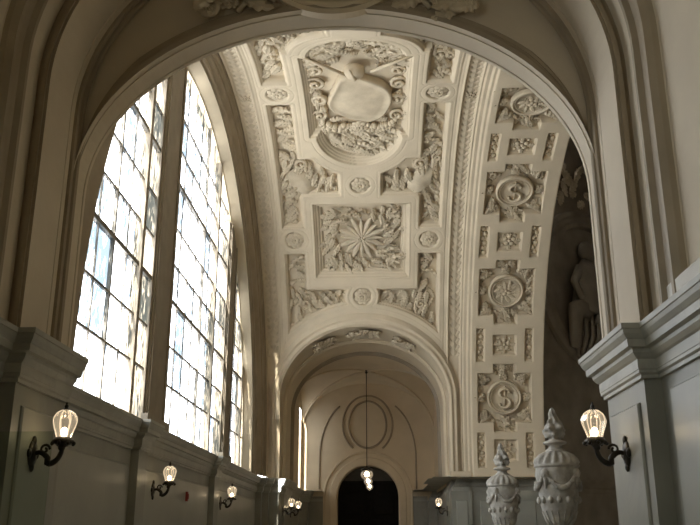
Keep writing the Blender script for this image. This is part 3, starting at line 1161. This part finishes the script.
for (a, b) in MU:
    mb = MB()
    zt = top_at((a + b) / 2) + 0.2
    for (y0, y1, x0, x1) in ((a, b, -3.86, -3.66), (a + 0.10, b - 0.10, -3.66, -3.63), (a + 0.16, a + 0.26, -3.63, -3.60), (b - 0.26, b - 0.16, -3.63, -3.60)):
        mb.box(x0, x1, y0, y1, 3.34, zt)
    mb.box(-3.86, -3.56, a - 0.03, b + 0.03, 3.34, 3.62)
    mb.build('mullion', 'mullion', win)
for ys, th in bays:
    y0, y1 = ys[0], ys[-1]
    for y in ys[1:-1]:
        t = th.get(round(y, 2), 0.014)
        MB().box(XW - t, XW + t, y - t, y + t, 3.34, top_at(y)).build('bar', 'bar' if t < 0.05 else 'mullion', win)
    for z in zb[1:-1]:
        t = 0.042 if z in thickz else 0.022
        half = math.sqrt(max(0, RW * RW - (z - ZV) ** 2))
        ya, yb = max(y0, YW - half * KN), min(y1, YW + half)
        if yb - ya > 0.2:
            MB().box(XW - t, XW + t * 0.9, ya, yb, z - t, z + t).build('glazing_bar', 'bar', win)
    for yi in range(len(ys) - 1):
        for zi in range(len(zb) - 1):
            a, b, c, d = ys[yi], ys[yi + 1], zb[zi], zb[zi + 1]
            n = 6
            top = [(YY, min(d, top_at(YY))) for YY in [a + (b - a) * k / n for k in range(n + 1)]]
            if max(t[1] for t in top) <= c + 0.03:
                continue
            top = [(yy, zz) for yy, zz in top if zz > c + 1e-3]
            if len(top) < 2:
                continue
            vv = [(XW, top[0][0], c), (XW, top[-1][0], c)] + [(XW, yy, zz) for yy, zz in reversed(top)]
            ob('pane', me_from('pane', vv, [tuple(range(len(vv)))]), 'glass', win)

# ------------------------------------------------------------------ far arch and far bay
wf = MB()
prof = [(0.0, 0.07), (0.045, 0.075), (0.06, 0.11), (0.11, 0.115), (0.13, 0.06), (0.20, 0.06), (0.215, 0.09), (0.26, 0.085), (0.275, 0.02), (0.36, 0.02), (0.37, -0.08)]
P = []
for (dr, dn) in prof:
    row = []
    for (x, z) in arch_path(A_F + dr, B_F + dr, Z_F, ZC, 72):
        c = min(1.0, max(0.0, (z - ZV) / RV))
        a = math.acos(c)
        row.append((x, YC + (RV - dn) * math.sin(a), z - dn * c))
    P.append(row)
soff = []
for (x, z) in arch_path(A_F, B_F, Z_F, ZC, 72):
    soff.append((x, 28.5, z))
wf.grid([P[0], soff])
wall_far = wf.build('wall_far', 'plaster')
struct(wall_far, 'plaster arch at the far end of the great vault', 'wall')
MB().grid(P).build('archivolt', 'plaster', wall_far, True)
steps = [(0, 28.5), (-0.02, 28.49), (-0.05, 28.5), (-0.07, 28.53), (-0.07, 28.58), (-0.10, 28.6), (-0.10, 30.1)]
arch_sweep(MB(), steps, A_F, B_F, Z_F, ZC, 72).build('arch_order', 'plaster', wall_far)
arch_sweep(MB(), [(-0.10, 30.1), (-0.13, 30.11), (-0.15, 30.16), (-0.13, 30.2), (-0.13, 30.26), (-0.17, 30.28), (-0.20, 30.34), (-0.17, 30.4), (-0.17, 30.5), (0.3, 30.5)], A_F, B_F, Z_F, ZC, 72).build('arch_rib', 'tan', wall_far)


# carved clusters on the soffit of the far arch
def smat(ang, y, rot, sc, scz=None):
    """frame on the far arch soffit: normal points to the arch centre"""
    x, z = A_F * math.sin(ang), Z_F + B_F * math.cos(ang)
    n = Vector((-math.sin(ang) / A_F, 0, -math.cos(ang) / B_F)).normalized()
    ex = Vector((-n.z, 0, n.x))
    ey = n.cross(ex)
    m = Matrix((ex, ey, n)).transposed().to_4x4()
    m.translation = Vector((x, y, z))
    return m @ Matrix.Rotation(rot, 4, 'Z') @ Matrix.Diagonal((sc, sc, scz or sc, 1))


for (ca_, yy, n) in ((0.0, 27.3, 16), (-0.52, 27.55, 10), (0.52, 27.55, 10)):
    for k in range(n):
        t = (k + 0.5) / n - 0.5
        put('leaf', LEAF[k % 3], smat(ca_ + t * (0.46 if n > 10 else 0.34), yy + 0.22 * (-1) ** k, (1.2 if t > 0 else -1.2) + 0.5 * (-1) ** k, 0.6, 0.9), wall_far)
put('rosette', ROS, smat(0.0, 27.35, 0, 0.22), wall_far)

# groin vault of the far bay
zfs, bfs, hwx, hly, ycx = 5.75, 2.05, 2.80, 3.0, 33.5


def gz(x, y):
    za = zfs + bfs * math.sqrt(max(0, 1 - (x / hwx) ** 2))
    zb_ = zfs + bfs * math.sqrt(max(0, 1 - ((y - ycx) / hly) ** 2))
    return max(za, zb_)


n = 64
P = [[(-hwx * math.cos(PI * i / n), ycx - hly * math.cos(PI * j / n), gz(-hwx * math.cos(PI * i / n), ycx - hly * math.cos(PI * j / n))) for j in range(n + 1)] for i in range(n + 1)]
cf = MB().grid(P).build('ceiling_far', 'plaster')
struct(cf, 'small groin vault over the far bay with the hanging lamp', 'ceiling')
for sx in (-1, 1):
    for sy in (-1, 1):
        pts = []
        for k in range(15):
            a = PI / 2 * k / 14
            pts.append((sx * hwx * math.cos(a), ycx + sy * hly * math.cos(a), zfs + bfs * math.sin(a) - 0.01))
        MB().tube(pts, 0.05, 6).build('groin_rib', 'plaster', cf, True)

# side lunettes of the far bay
MB().grid([[(2.795, ycx - hly * math.cos(PI * j / 24), z if z < 4 else gz(2.8, ycx - hly * math.cos(PI * j / 24)) + 0.3) for j in range(25)] for z in (3.2, 9)]).build('lunette_wall', 'plaster', cf)
wf2 = empty('window_3')
struct(wf2, 'tall arched window lighting the far bay', 'window')
WFY = (35.2, 36.1)
for y in (35.2, 36.1):
    MB().box(-2.95, -2.87, y - 0.05, y + 0.05, 3.3, 6.6).build('bar', 'bar', wf2)
for z in (4.4, 5.5, 6.6):
    MB().box(-2.95, -2.87, 35.2, 36.1, z - 0.03, z + 0.03).build('glazing_bar', 'bar', wf2)
MB().grid([[(-2.91, y, z) for y in WFY] for z in (3.3, 6.6)]).build('pane', 'frosted', wf2)
mb = MB()
ysj = list(np.linspace(30.5, 35.2, 18)) + list(np.linspace(35.2, 36.1, 8)) + [36.3, 36.5]
for a, b in zip(ysj[:-1], ysj[1:]):
    if b - a < 1e-6:
        continue
    m_ = (a + b) / 2
    z0_ = 6.6 if 35.2 < m_ < 36.1 else 3.2
    mb.add([(-2.795, a, z0_), (-2.795, b, z0_), (-2.795, b, gz(2.8, b) + 0.3 + (z0_ > 4)), (-2.795, a, gz(2.8, a) + 0.3 + (z0_ > 4))], [(0, 1, 2, 3)])
mb.build('lunette_wall', 'plaster', cf)

# end wall with door arch
DR, DZ = 1.27, 3.08
xs = sorted(set([-2.95, 2.95] + [round(-2.8 + 5.6 * i / 80, 4) for i in range(81)] + [-DR, DR]))
mb = MB()
for a, b in zip(xs[:-1], xs[1:]):
    m_ = (a + b) / 2
    def lo_(x):
        return DZ + math.sqrt(max(0, DR * DR - x * x)) if abs(m_) < DR else 0.0
    t0, t1 = gz(a, YE) + 0.5, gz(b, YE) + 0.5
    mb.add([(a, YE, lo_(a)), (b, YE, lo_(b)), (b, YE, t1), (a, YE, t0)], [(0, 1, 2, 3)])
we = mb.build('wall_end', 'plaster')
struct(we, 'plaster end wall with round medallion above the dark doorway', 'wall')
arch_sweep(MB(), [(0, YE + 0.7), (0, YE - 0.05), (0.05, YE - 0.08), (0.30, YE - 0.08), (0.33, YE - 0.05), (0.5, YE - 0.05), (0.53, YE - 0.10), (0.58, YE - 0.10), (0.60, YE)], DR, DR, DZ, 0.0, 40).build('door_arch', 'plaster', we)


def ring(mb, cx, cz, a, b, y, wdt, pro, a0=0, a1=2 * PI, n=56):
    P = []
    for (d, q) in ((-wdt / 2, 0.0), (-wdt / 4, pro), (wdt / 4, pro), (wdt / 2, 0.0)):
        P.append([(cx + (a + d) * math.cos(t), y - q, cz + (b + d) * math.sin(t)) for t in np.linspace(a0, a1, n)])
    return mb.grid(P)


ring(MB(), 0, 6.05, 0.80, 0.98, YE, 0.09, 0.06).build('medallion_ring', 'tan', we)
ring(MB(), 0, 6.05, 1.06, 1.22, YE, 0.08, 0.05, -0.95, PI + 0.95).build('medallion_strap', 'tan', we)
for sg in (-1, 1):
    pts = [(sg * 2.02, YE - 0.02, 3.4), (sg * 2.02, YE - 0.02, 4.7)]
    for k in range(1, 13):
        a = PI / 2 * k / 12 * 0.72
        pts.append((sg * (0.55 + 1.47 * math.cos(a)), YE - 0.02, 4.7 + 2.35 * math.sin(a)))
    MB().tube(pts, 0.035, 6).build('panel_moulding', 'tan', we, True)
    # corner piers below
    MB().box(sg * 1.87 - 0.0, sg * 2.5, YE - 0.12, YE + 0.05, 0, 2.9).build('pilaster', 'marble', we)
    plan_sweep(MB(), [(sg * 2.46, YE - 0.12), (sg * 1.87, YE - 0.12)], CORN, 1 if sg < 0 else -1).build('cornice', 'cornice', we)
# dark doorway
dr = empty('door_1')
struct(dr, 'dark wooden double door with a fanlight in the end wall', 'door')
for sg in (-1, 1):
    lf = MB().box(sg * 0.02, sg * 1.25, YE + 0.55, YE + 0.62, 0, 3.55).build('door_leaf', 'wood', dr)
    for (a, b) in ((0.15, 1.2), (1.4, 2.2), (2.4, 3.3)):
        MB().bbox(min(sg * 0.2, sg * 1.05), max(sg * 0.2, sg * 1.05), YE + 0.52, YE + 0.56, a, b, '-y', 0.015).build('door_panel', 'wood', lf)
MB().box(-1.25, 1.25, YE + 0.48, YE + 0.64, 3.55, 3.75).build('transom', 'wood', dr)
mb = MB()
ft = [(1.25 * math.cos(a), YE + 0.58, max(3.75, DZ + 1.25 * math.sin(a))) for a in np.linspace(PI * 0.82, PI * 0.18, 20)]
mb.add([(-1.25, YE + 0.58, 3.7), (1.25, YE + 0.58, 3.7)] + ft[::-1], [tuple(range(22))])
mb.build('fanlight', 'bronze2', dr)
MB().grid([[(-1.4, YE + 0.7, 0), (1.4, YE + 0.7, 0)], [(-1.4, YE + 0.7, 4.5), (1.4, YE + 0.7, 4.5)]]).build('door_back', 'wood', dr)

# ------------------------------------------------------------------ dome hall beyond the right arch
hall = MB()
hall.grid([[(XR + 0.05, YC - RV, 0), (14, YC - RV, 0)], [(XR + 0.05, YC - RV, 16), (14, YC - RV, 16)]])
hall.grid([[(14, YC - RV, 0), (14, 34, 0)], [(14, YC - RV, 16), (14, 34, 16)]])
hall.grid([[(5.70, 27.8, 0), (12.5, 33.4, 0)], [(5.70, 27.8, 16), (12.5, 33.4, 16)]])
hall.grid([[(12.4, 33.3, 0), (14, 33.3, 0)], [(12.4, 33.3, 16), (14, 33.3, 16)]])
for (x0, x1, y0, y1) in ((XR, 14.2, 8.8, 21.4), (XR, 14.2, 22.6, 34.0), (XR, 9.4, 21.4, 22.6), (10.6, 14.2, 21.4, 22.6)):  # roof slabs round an unseen opening, added to let daylight into the hall
    hall.grid([[(x0, y0, 16), (x1, y0, 16)], [(x0, y1, 16), (x1, y1, 16)]])
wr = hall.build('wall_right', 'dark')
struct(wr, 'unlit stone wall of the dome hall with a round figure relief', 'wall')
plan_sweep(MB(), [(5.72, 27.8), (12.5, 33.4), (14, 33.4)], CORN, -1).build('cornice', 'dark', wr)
dd = Vector((12.5 - 5.7, 33.4 - 27.8, 0)).normalized()
nn = Vector((dd.y, -dd.x, 0))
def hmat(t, z, off=0.0, rot=0.0, sc=1.0, scz=None):
    m = Matrix((dd, Vector((0, 0, 1)), nn)).transposed().to_4x4()
    m.translation = Vector((5.7, 27.8, 0)) + dd * t + Vector((0, 0, z)) + nn * off
    return m @ Matrix.Rotation(rot, 4, 'Z') @ Matrix.Diagonal((sc, sc, scz or sc, 1))


mb = MB()
mb.lathe([(1.14, 0.0), (1.12, 0.05), (1.06, 0.07), (1.02, 0.04), (0.98, 0.04), (0.95, 0.07), (0.90, 0.07), (0.88, 0.0), (0.001, 0.0)], 48)
mb.build('medallion', 'dark', wr, False, hmat(3.1, 10.0, 0.02, 0, 2.6))
# seated draped figure in relief
fg = MB()
fg.sphere((0.05, 1.15, 0.25), 0.30, 12, 8, 1.0)
fg.tube([(0.0, 0.9, 0.2), (-0.05, 0.55, 0.3), (-0.10, 0.1, 0.35), (-0.15, -0.5, 0.3)], [0.16, 0.42, 0.46, 0.55], 10)
fg.tube([(-0.35, 0.6, 0.35), (-0.75, 0.2, 0.5), (-0.55, -0.25, 0.6)], [0.17, 0.14, 0.1], 8)
fg.tube([(0.30, 0.6, 0.35), (0.75, 0.35, 0.4), (1.1, 0.75, 0.35)], [0.17, 0.14, 0.1], 8)
fg.tube([(-0.35, -0.45, 0.4), (-0.85, -0.55, 0.6), (-0.80, -1.45, 0.3)], [0.34, 0.27, 0.15], 8)
fg.tube([(0.10, -0.5, 0.4), (0.55, -0.75, 0.55), (0.45, -1.6, 0.3)], [0.34, 0.27, 0.15], 8)
for k in range(7):
    fg.tube([(-0.7 + 0.25 * k, -0.5, 0.55), (-0.65 + 0.25 * k, -1.1, 0.45), (-0.6 + 0.2 * k, -1.6, 0.15)], [0.06, 0.08, 0.06], 6)
fg.build('figure_relief', 'dark', wr, True, hmat(2.75, 9.7, 0.05, 0, 1.4, 0.8))
for k in range(34):
    t = random.uniform(1.3, 5.6)
    z = random.uniform(13.35, 14.8)
    put('leaf', LEAF[k % 3], hmat(t, z, 0.02, random.uniform(0, 6.28), 0.7), wr)
# parapet between the piers of the right arch
par = MB().box(2.75, 3.55, YC - RV, Y2, 0, 1.12)
par.box(2.68, 3.62, YC - RV, Y2, 1.12, 1.26)
struct(par.build('trim_1', 'marble'), 'marble parapet under the right arch carrying the urns', 'parapet')

# ------------------------------------------------------------------ spandrels and medallion of the near arch
for sg in (-1, 1):
    sp = empty('carved_spray')
    sp.parent = wall_near
    for k in range(18):
        t = (k + 0.5) / 18
        x = sg * (0.80 + 0.78 * t + random.uniform(-0.04, 0.04))
        base = Z_I + B_I * math.sqrt(1 - (x / A_I) ** 2)
        z = base + 0.24 + random.uniform(0.0, 0.55) * (1 - 0.45 * t)
        put('leaf', LEAF[k % 3], wmat(x, z, YT - 0.03 - 0.07 * (k % 3), sg * random.uniform(0.6, 2.6), random.uniform(0.30, 0.46)), sp)
    for (x, z, r, s_) in ((0.95, 7.42, 0.2, 0.34), (1.15, 7.30, 1.5, 0.30), (1.36, 7.14, 2.8, 0.28)):
        put('scroll', SCR, wmat(sg * x, z, YT - 0.06, r, s_), sp)
    for k in range(6):
        put('rosette', ROS, wmat(sg * (0.88 + 0.12 * k), 7.27 - 0.045 * k + 0.10 * (k % 2), YT - 0.12, k, 0.085), sp)
    MB().tube([(sg * 0.80, YT - 0.05, 7.45), (sg * 0.98, YT - 0.08, 7.22), (sg * 1.06, YT - 0.06, 7.10)], [0.05, 0.045, 0.03], 6).build('ribbon_tail', 'relief', sp, True)
md = MB()
P = []
for (d, q) in ((0.10, -0.0), (0.10, 0.09), (0.06, 0.12), (0.02, 0.12), (-0.01, 0.08), (-0.05, 0.08), (-0.07, 0.04), (-0.10, 0.03), (-0.10, 0.0)):
    P.append([((0.68 + d) * math.cos(t), YT - q, 7.74 + (0.55 + d) * math.sin(t)) for t in np.linspace(0, 2 * PI, 72)])
md.grid(P)
mdo = md.build('medallion', 'plaster', wall_near, True)
P = []
for (d, q) in ((0.17, 0.0), (0.17, 0.112), (0.12, 0.125), (0.10, 0.10), (0.10, 0.0)):
    P.append([((0.68 + d) * math.cos(t), YT - q, 7.74 + (0.55 + d) * math.sin(t)) for t in np.linspace(0, 2 * PI, 72)])
MB().grid(P).build('medallion_strap', 'plaster', mdo)
for k in range(22):
    a = 2 * PI * k / 22
    put('leaf', LEAF[k % 3], wmat(0.36 * math.cos(a), 7.70 + 0.28 * math.sin(a), YT - 0.02, a + 0.6, 0.26), mdo)
put('rosette', ROS, wmat(0, 7.70, YT - 0.02, 0, 0.2), mdo)

# ------------------------------------------------------------------ wall lamps
def sconce_parts():
    """arm grows along local +x from the wall plane x=0; globe centre at (0.32, 0, 0.30)"""
    pl = MB()
    pr_ = [(0.001, 0.045), (0.045, 0.045), (0.06, 0.03), (0.085, 0.03), (0.10, 0.015), (0.105, 0.0)]
    pl.lathe(pr_, 16)
    for k in range(4):
        a = k * PI / 2
        pl.sphere((0.10 * math.cos(a), 0.10 * math.sin(a), 0.015), 0.04, 8, 5, 0.6)
    plate = me_from('wall_plate', [(z, x, y * 1.35) for (x, y, z) in pl.v], pl.f)
    ar = MB()
    pts = []
    for k in range(22):
        t = k / 21
        if t < 0.45:
            q = t / 0.45
            pts.append((0.03 + 0.15 * q, 0, 0.0 + 0.035 * math.sin(PI * q * 1.0) - 0.05 * q))
        else:
            q = (t - 0.45) / 0.55
            a = -PI * 0.62 + q * PI * 0.62
            pts.append((0.205 + 0.115 * math.cos(a) * 1.0 + 0.0, 0, -0.02 + 0.085 * math.sin(a) + 0.11 * q * q))
    ar.tube(pts, [0.022 + 0.010 * math.sin(PI * k / 21) for k in range(22)], 8)
    sp = []
    for k in range(18):
        a = k / 17 * 2 * PI * 1.2
        r = 0.055 * (1 - 0.75 * k / 17)
        sp.append((0.135 + r * math.cos(a), 0, 0.045 + r * math.sin(a)))
    ar.tube(sp, 0.014, 6)
    ar.sphere((0.31, 0, 0.065), 0.04, 8, 6)
    arm = ar.mesh('arm')
    cu = MB()
    cu.lathe([(0.02, -0.06), (0.035, -0.045), (0.05, -0.03), (0.095, -0.015), (0.115, 0.0), (0.115, 0.02), (0.10, 0.03), (0.085, 0.05), (0.07, 0.055), (0.001, 0.055)], 20, (0.32, 0, 0.115))
    for k in range(8):
        a = 2 * PI * k / 8
        cu.sphere((0.32 + 0.115 * math.cos(a), 0.115 * math.sin(a), 0.105), 0.022, 6, 4)
    cup = cu.mesh('cup')
    gl = MB()
    gp = [(0.072, 0.0), (0.078, 0.02), (0.09, 0.06), (0.108, 0.105), (0.122, 0.15), (0.126, 0.18), (0.118, 0.215), (0.095, 0.25), (0.06, 0.275), (0.025, 0.288), (0.012, 0.292)]
    gl.lathe(gp, 32, (0.32, 0, 0.165), flute=(0.015, 0.28, 8, 0.07))
    globe = gl.mesh('globe')
    rb = MB()
    for k in range(8):
        a = 2 * PI * (k + 0.0) / 8
        rb.tube([(0.32 + r * 1.03 * math.cos(a), r * 1.03 * math.sin(a), 0.165 + z) for (r, z) in gp], 0.006, 4)
    ribs = rb.mesh('globe_rib')
    fi = MB()
    fi.lathe([(0.03, 0.0), (0.034, 0.012), (0.016, 0.022), (0.022, 0.04), (0.02, 0.052), (0.008, 0.062), (0.012, 0.075), (0.001, 0.09)], 10, (0.32, 0, 0.45))
    fin = fi.mesh('finial')
    bu = MB()
    bu.sphere((0.32, 0, 0.225), 0.036, 10, 8, 1.35)
    bulb = bu.mesh('bulb')
    return [('wall_plate', plate, 'bronze'), ('arm', arm, 'bronze'), ('cup', cup, 'bronze'), ('globe', globe, 'globe'), ('globe_rib', ribs, 'globerib'), ('finial', fin, 'bronze'), ('bulb', bulb, 'bulb')]


SC = sconce_parts()


def sconce(loc, rz, label, group):
    t = empty('wall_lamp', loc, rz)
    t.scale = (0.86, 0.86, 0.86)
    tag(t, label, 'wall lamp', group)
    gl = None
    for (nm, me, m) in SC:
        par_ = t if nm != 'globe_rib' else gl
        o = ob(nm, me, m, par_, nm not in ('globe_rib',))
        if nm == 'globe':
            gl = o
            o['label'] = 'faceted glass globe, lit'
    return t


GS = 'bronze bracket lamps with glass globes'
ZS = 2.29
sconce((2.672, 7.85, ZS), PI, 'lit bronze bracket lamp on the marble pier beside the large urn', GS)
sconce((-2.672, 7.70, ZS), 0, 'lit bronze bracket lamp on the pier under the heavy cornice, over the glass sheet', GS)
sconce((-3.345, 14.6, ZS + 0.02), 0, 'lit bronze bracket lamp on the window wall panel with the red alarm', GS)
sconce((-3.345, 20.95, ZS + 0.02), 0, 'lit bronze bracket lamp on the last window wall panel before the far arch', GS)
sconce((-2.62, 28.1, ZS + 0.02), 0, 'small lit bracket lamp on the left pier of the far arch, nearer of two', GS)
sconce((-2.60, 30.3, ZS + 0.02), 0, 'small lit bracket lamp on the left pier of the far arch, deeper of two', GS)
sconce((2.62, 28.1, ZS + 0.02), PI, 'small lit bracket lamp on the right pier of the far arch', GS)
fa = MB().box(-3.35, -3.30, 17.15, 17.22, 2.22, 2.40)
fa.box(-3.30, -3.285, 17.165, 17.205, 2.26, 2.36)
tag(fa.build('fire_alarm', 'red'), 'small red alarm box on the marble panel under the window', 'fire alarm')

# ------------------------------------------------------------------ pendant lamp
pd = empty('pendant_lamp', (0.0, ycx, zfs + bfs))
tag(pd, 'long rod pendant lamp with three stacked lit globes in the far bay', 'pendant lamp')
MB().lathe([(0.001, 0.0), (0.12, 0.0), (0.12, -0.03), (0.06, -0.06), (0.03, -0.12), (0.001, -0.12)], 14).build('ceiling_rose', 'bronze', pd)
MB().tube([(0, 0, -0.1), (0, 0, -3.75)], 0.016, 8).build('rod', 'bronze', pd)
MB().lathe([(0.02, -3.70), (0.22, -3.80), (0.24, -3.84), (0.20, -3.88), (0.03, -3.88)], 16).build('canopy', 'bronze', pd)
for (x, z, r) in ((0.0, -4.02, 0.23), (0.05, -4.28, 0.16), (0.10, -4.47, 0.13)):
    g = MB().lathe([(r * 0.45, r * 0.75), (r * 0.9, r * 0.4), (r, 0), (r * 0.8, -r * 0.5), (r * 0.35, -r * 0.85), (0.005, -r * 1.05)], 20, (x, 0, z), flute=(-9, 9, 8, 0.05)).build('globe', 'globe', pd, True)
    MB().sphere((x, 0, z + 0.02), r * 0.42, 10, 8).build('bulb', 'bulb2', g, True)
MB().tube([(0, 0, -3.88), (0.05, 0, -4.28), (0.10, 0, -4.58)], 0.012, 6).build('stem', 'bronze', pd)

# ------------------------------------------------------------------ urns
def urn_parts():
    out = []
    b = MB().lathe([(0.001, 0.0), (0.20, 0.0), (0.20, 0.06), (0.17, 0.08), (0.11, 0.12), (0.085, 0.18), (0.09, 0.22), (0.12, 0.24), (0.12, 0.26), (0.10, 0.28)], 32).mesh('foot')
    out.append(('foot', b, None))
    bd = MB().lathe([(0.10, 0.28), (0.13, 0.31), (0.20, 0.40), (0.255, 0.52), (0.29, 0.66), (0.30, 0.78), (0.305, 0.92), (0.315, 1.04), (0.325, 1.14), (0.325, 1.18)], 48).mesh('body')
    out.append(('body', bd, None))
    gd = MB()
    for k in range(16):                        # gadroons round the lower bowl
        a = 2 * PI * k / 16
        gd.tube([(0.14 * math.cos(a), 0.14 * math.sin(a), 0.31), (0.215 * math.cos(a), 0.215 * math.sin(a), 0.42), (0.265 * math.cos(a), 0.265 * math.sin(a), 0.54)], [0.015, 0.02, 0.01], 6)
    out.append(('gadroon', gd.mesh('gadroon'), 'body'))
    bb = MB()
    for k in range(14):
        a = 2 * PI * k / 14
        bb.sphere((0.30 * math.cos(a), 0.30 * math.sin(a), 0.70), 0.042, 8, 6, 1.35)
    out.append(('bead', bb.mesh('bead'), 'body'))
    ga = MB()
    for k in range(4):
        a0 = 2 * PI * k / 4 + 0.3
        pts = []
        for i in range(13):
            t = i / 12
            a = a0 + t * PI / 2
            pts.append((0.325 * math.cos(a), 0.325 * math.sin(a), 1.09 - 0.22 * math.sin(PI * t)))
        ga.tube(pts, [0.020 + 0.026 * math.sin(PI * i / 12) for i in range(13)], 7)
        for i in range(1, 12):
            p = pts[i]
            ga.sphere((p[0] * 1.06, p[1] * 1.06, p[2] + (0.02 if i % 2 else -0.02)), 0.026, 6, 4)
        p = pts[0]
        ga.sphere((p[0] * 1.03, p[1] * 1.03, p[2] + 0.0), 0.065, 8, 6, 1.1)      # mask
        ga.sphere((p[0] * 1.10, p[1] * 1.10, p[2] - 0.03), 0.035, 8, 6, 1.3)
        ga.tube([(p[0] * 1.04, p[1] * 1.04, 1.03), (p[0] * 1.02, p[1] * 1.02, 0.86)], [0.035, 0.012], 6)
    out.append(('garland', ga.mesh('garland'), 'body'))
    lid = MB().lathe([(0.325, 1.18), (0.345, 1.19), (0.35, 1.215), (0.335, 1.23), (0.325, 1.26), (0.30, 1.32), (0.25, 1.38), (0.19, 1.42), (0.15, 1.435)], 64, flute=(1.24, 1.41, 16, 0.10)).mesh('lid')
    out.append(('lid', lid, None))
    nk = MB().lathe([(0.15, 1.435), (0.155, 1.45), (0.13, 1.465), (0.105, 1.49), (0.10, 1.515), (0.12, 1.53), (0.175, 1.545), (0.185, 1.56), (0.17, 1.58), (0.11, 1.60), (0.085, 1.625), (0.08, 1.64)], 32).mesh('neck')
    out.append(('neck', nk, None))
    fl_ = MB()
    P = []
    for i in range(19):
        t = i / 18
        r = (0.085 + 0.06 * math.sin(PI * min(1, t * 1.35 + 0.1))) * (1 - t) ** 0.45 + 0.006
        row = []
        for j in range(28):
            a = 2 * PI * j / 28
            rr = r * (1 + 0.36 * math.sin(5 * a + 9 * t) + 0.16 * math.sin(7 * a - 15 * t) + 0.12 * math.sin(24 * t))
            row.append((rr * math.cos(a) + 0.012 * math.sin(5 * t), rr * math.sin(a), 1.63 + 0.48 * t))
        P.append(row)
    fl_.grid(P, closed_v=True)
    out.append(('flame_finial', fl_.mesh('flame_finial'), None))
    return out


UP = urn_parts()


def urn(loc, rz, label):
    t = empty('lidded_urn', loc, rz)
    tag(t, label, 'urn', 'lidded stone urns')
    d = {}
    for (nm, me, pa) in UP:
        d[nm] = ob(nm, me, 'urn', d[pa] if pa else t, True)
    return t


for i, (x, y) in enumerate([(3.20, 13.6), (3.13, 19.1)]):
    p_ = MB().box(x - 0.27, x + 0.27, y - 0.27, y + 0.27, 1.26, 1.40)
    p_.build('urn_plinth', 'marble', bpy.data.objects['trim_1'])
    urn((x, y, 1.40), 0.5 + i * 0.15, ['large flame-topped stone urn standing next to the bracket lamp on the pier', 'flame-topped stone urn standing in front of the dollar sign medallion band'][i])

# ------------------------------------------------------------------ glass sheet by the left pier
gs = MB().box(-2.62, -1.66, 5.50, 5.512, 0.05, 2.235)
gso = empty('glass_screen', (0, 0, 0))
tag(gso, 'frameless clear glass sheet standing beside the left pier', 'glass screen')
gs.build('pane', 'sheet', gso)
for x in (-2.45, -1.85):
    MB().box(x - 0.06, x + 0.06, 5.46, 5.55, 0.0, 0.14).build('clamp', 'bronze', gso)
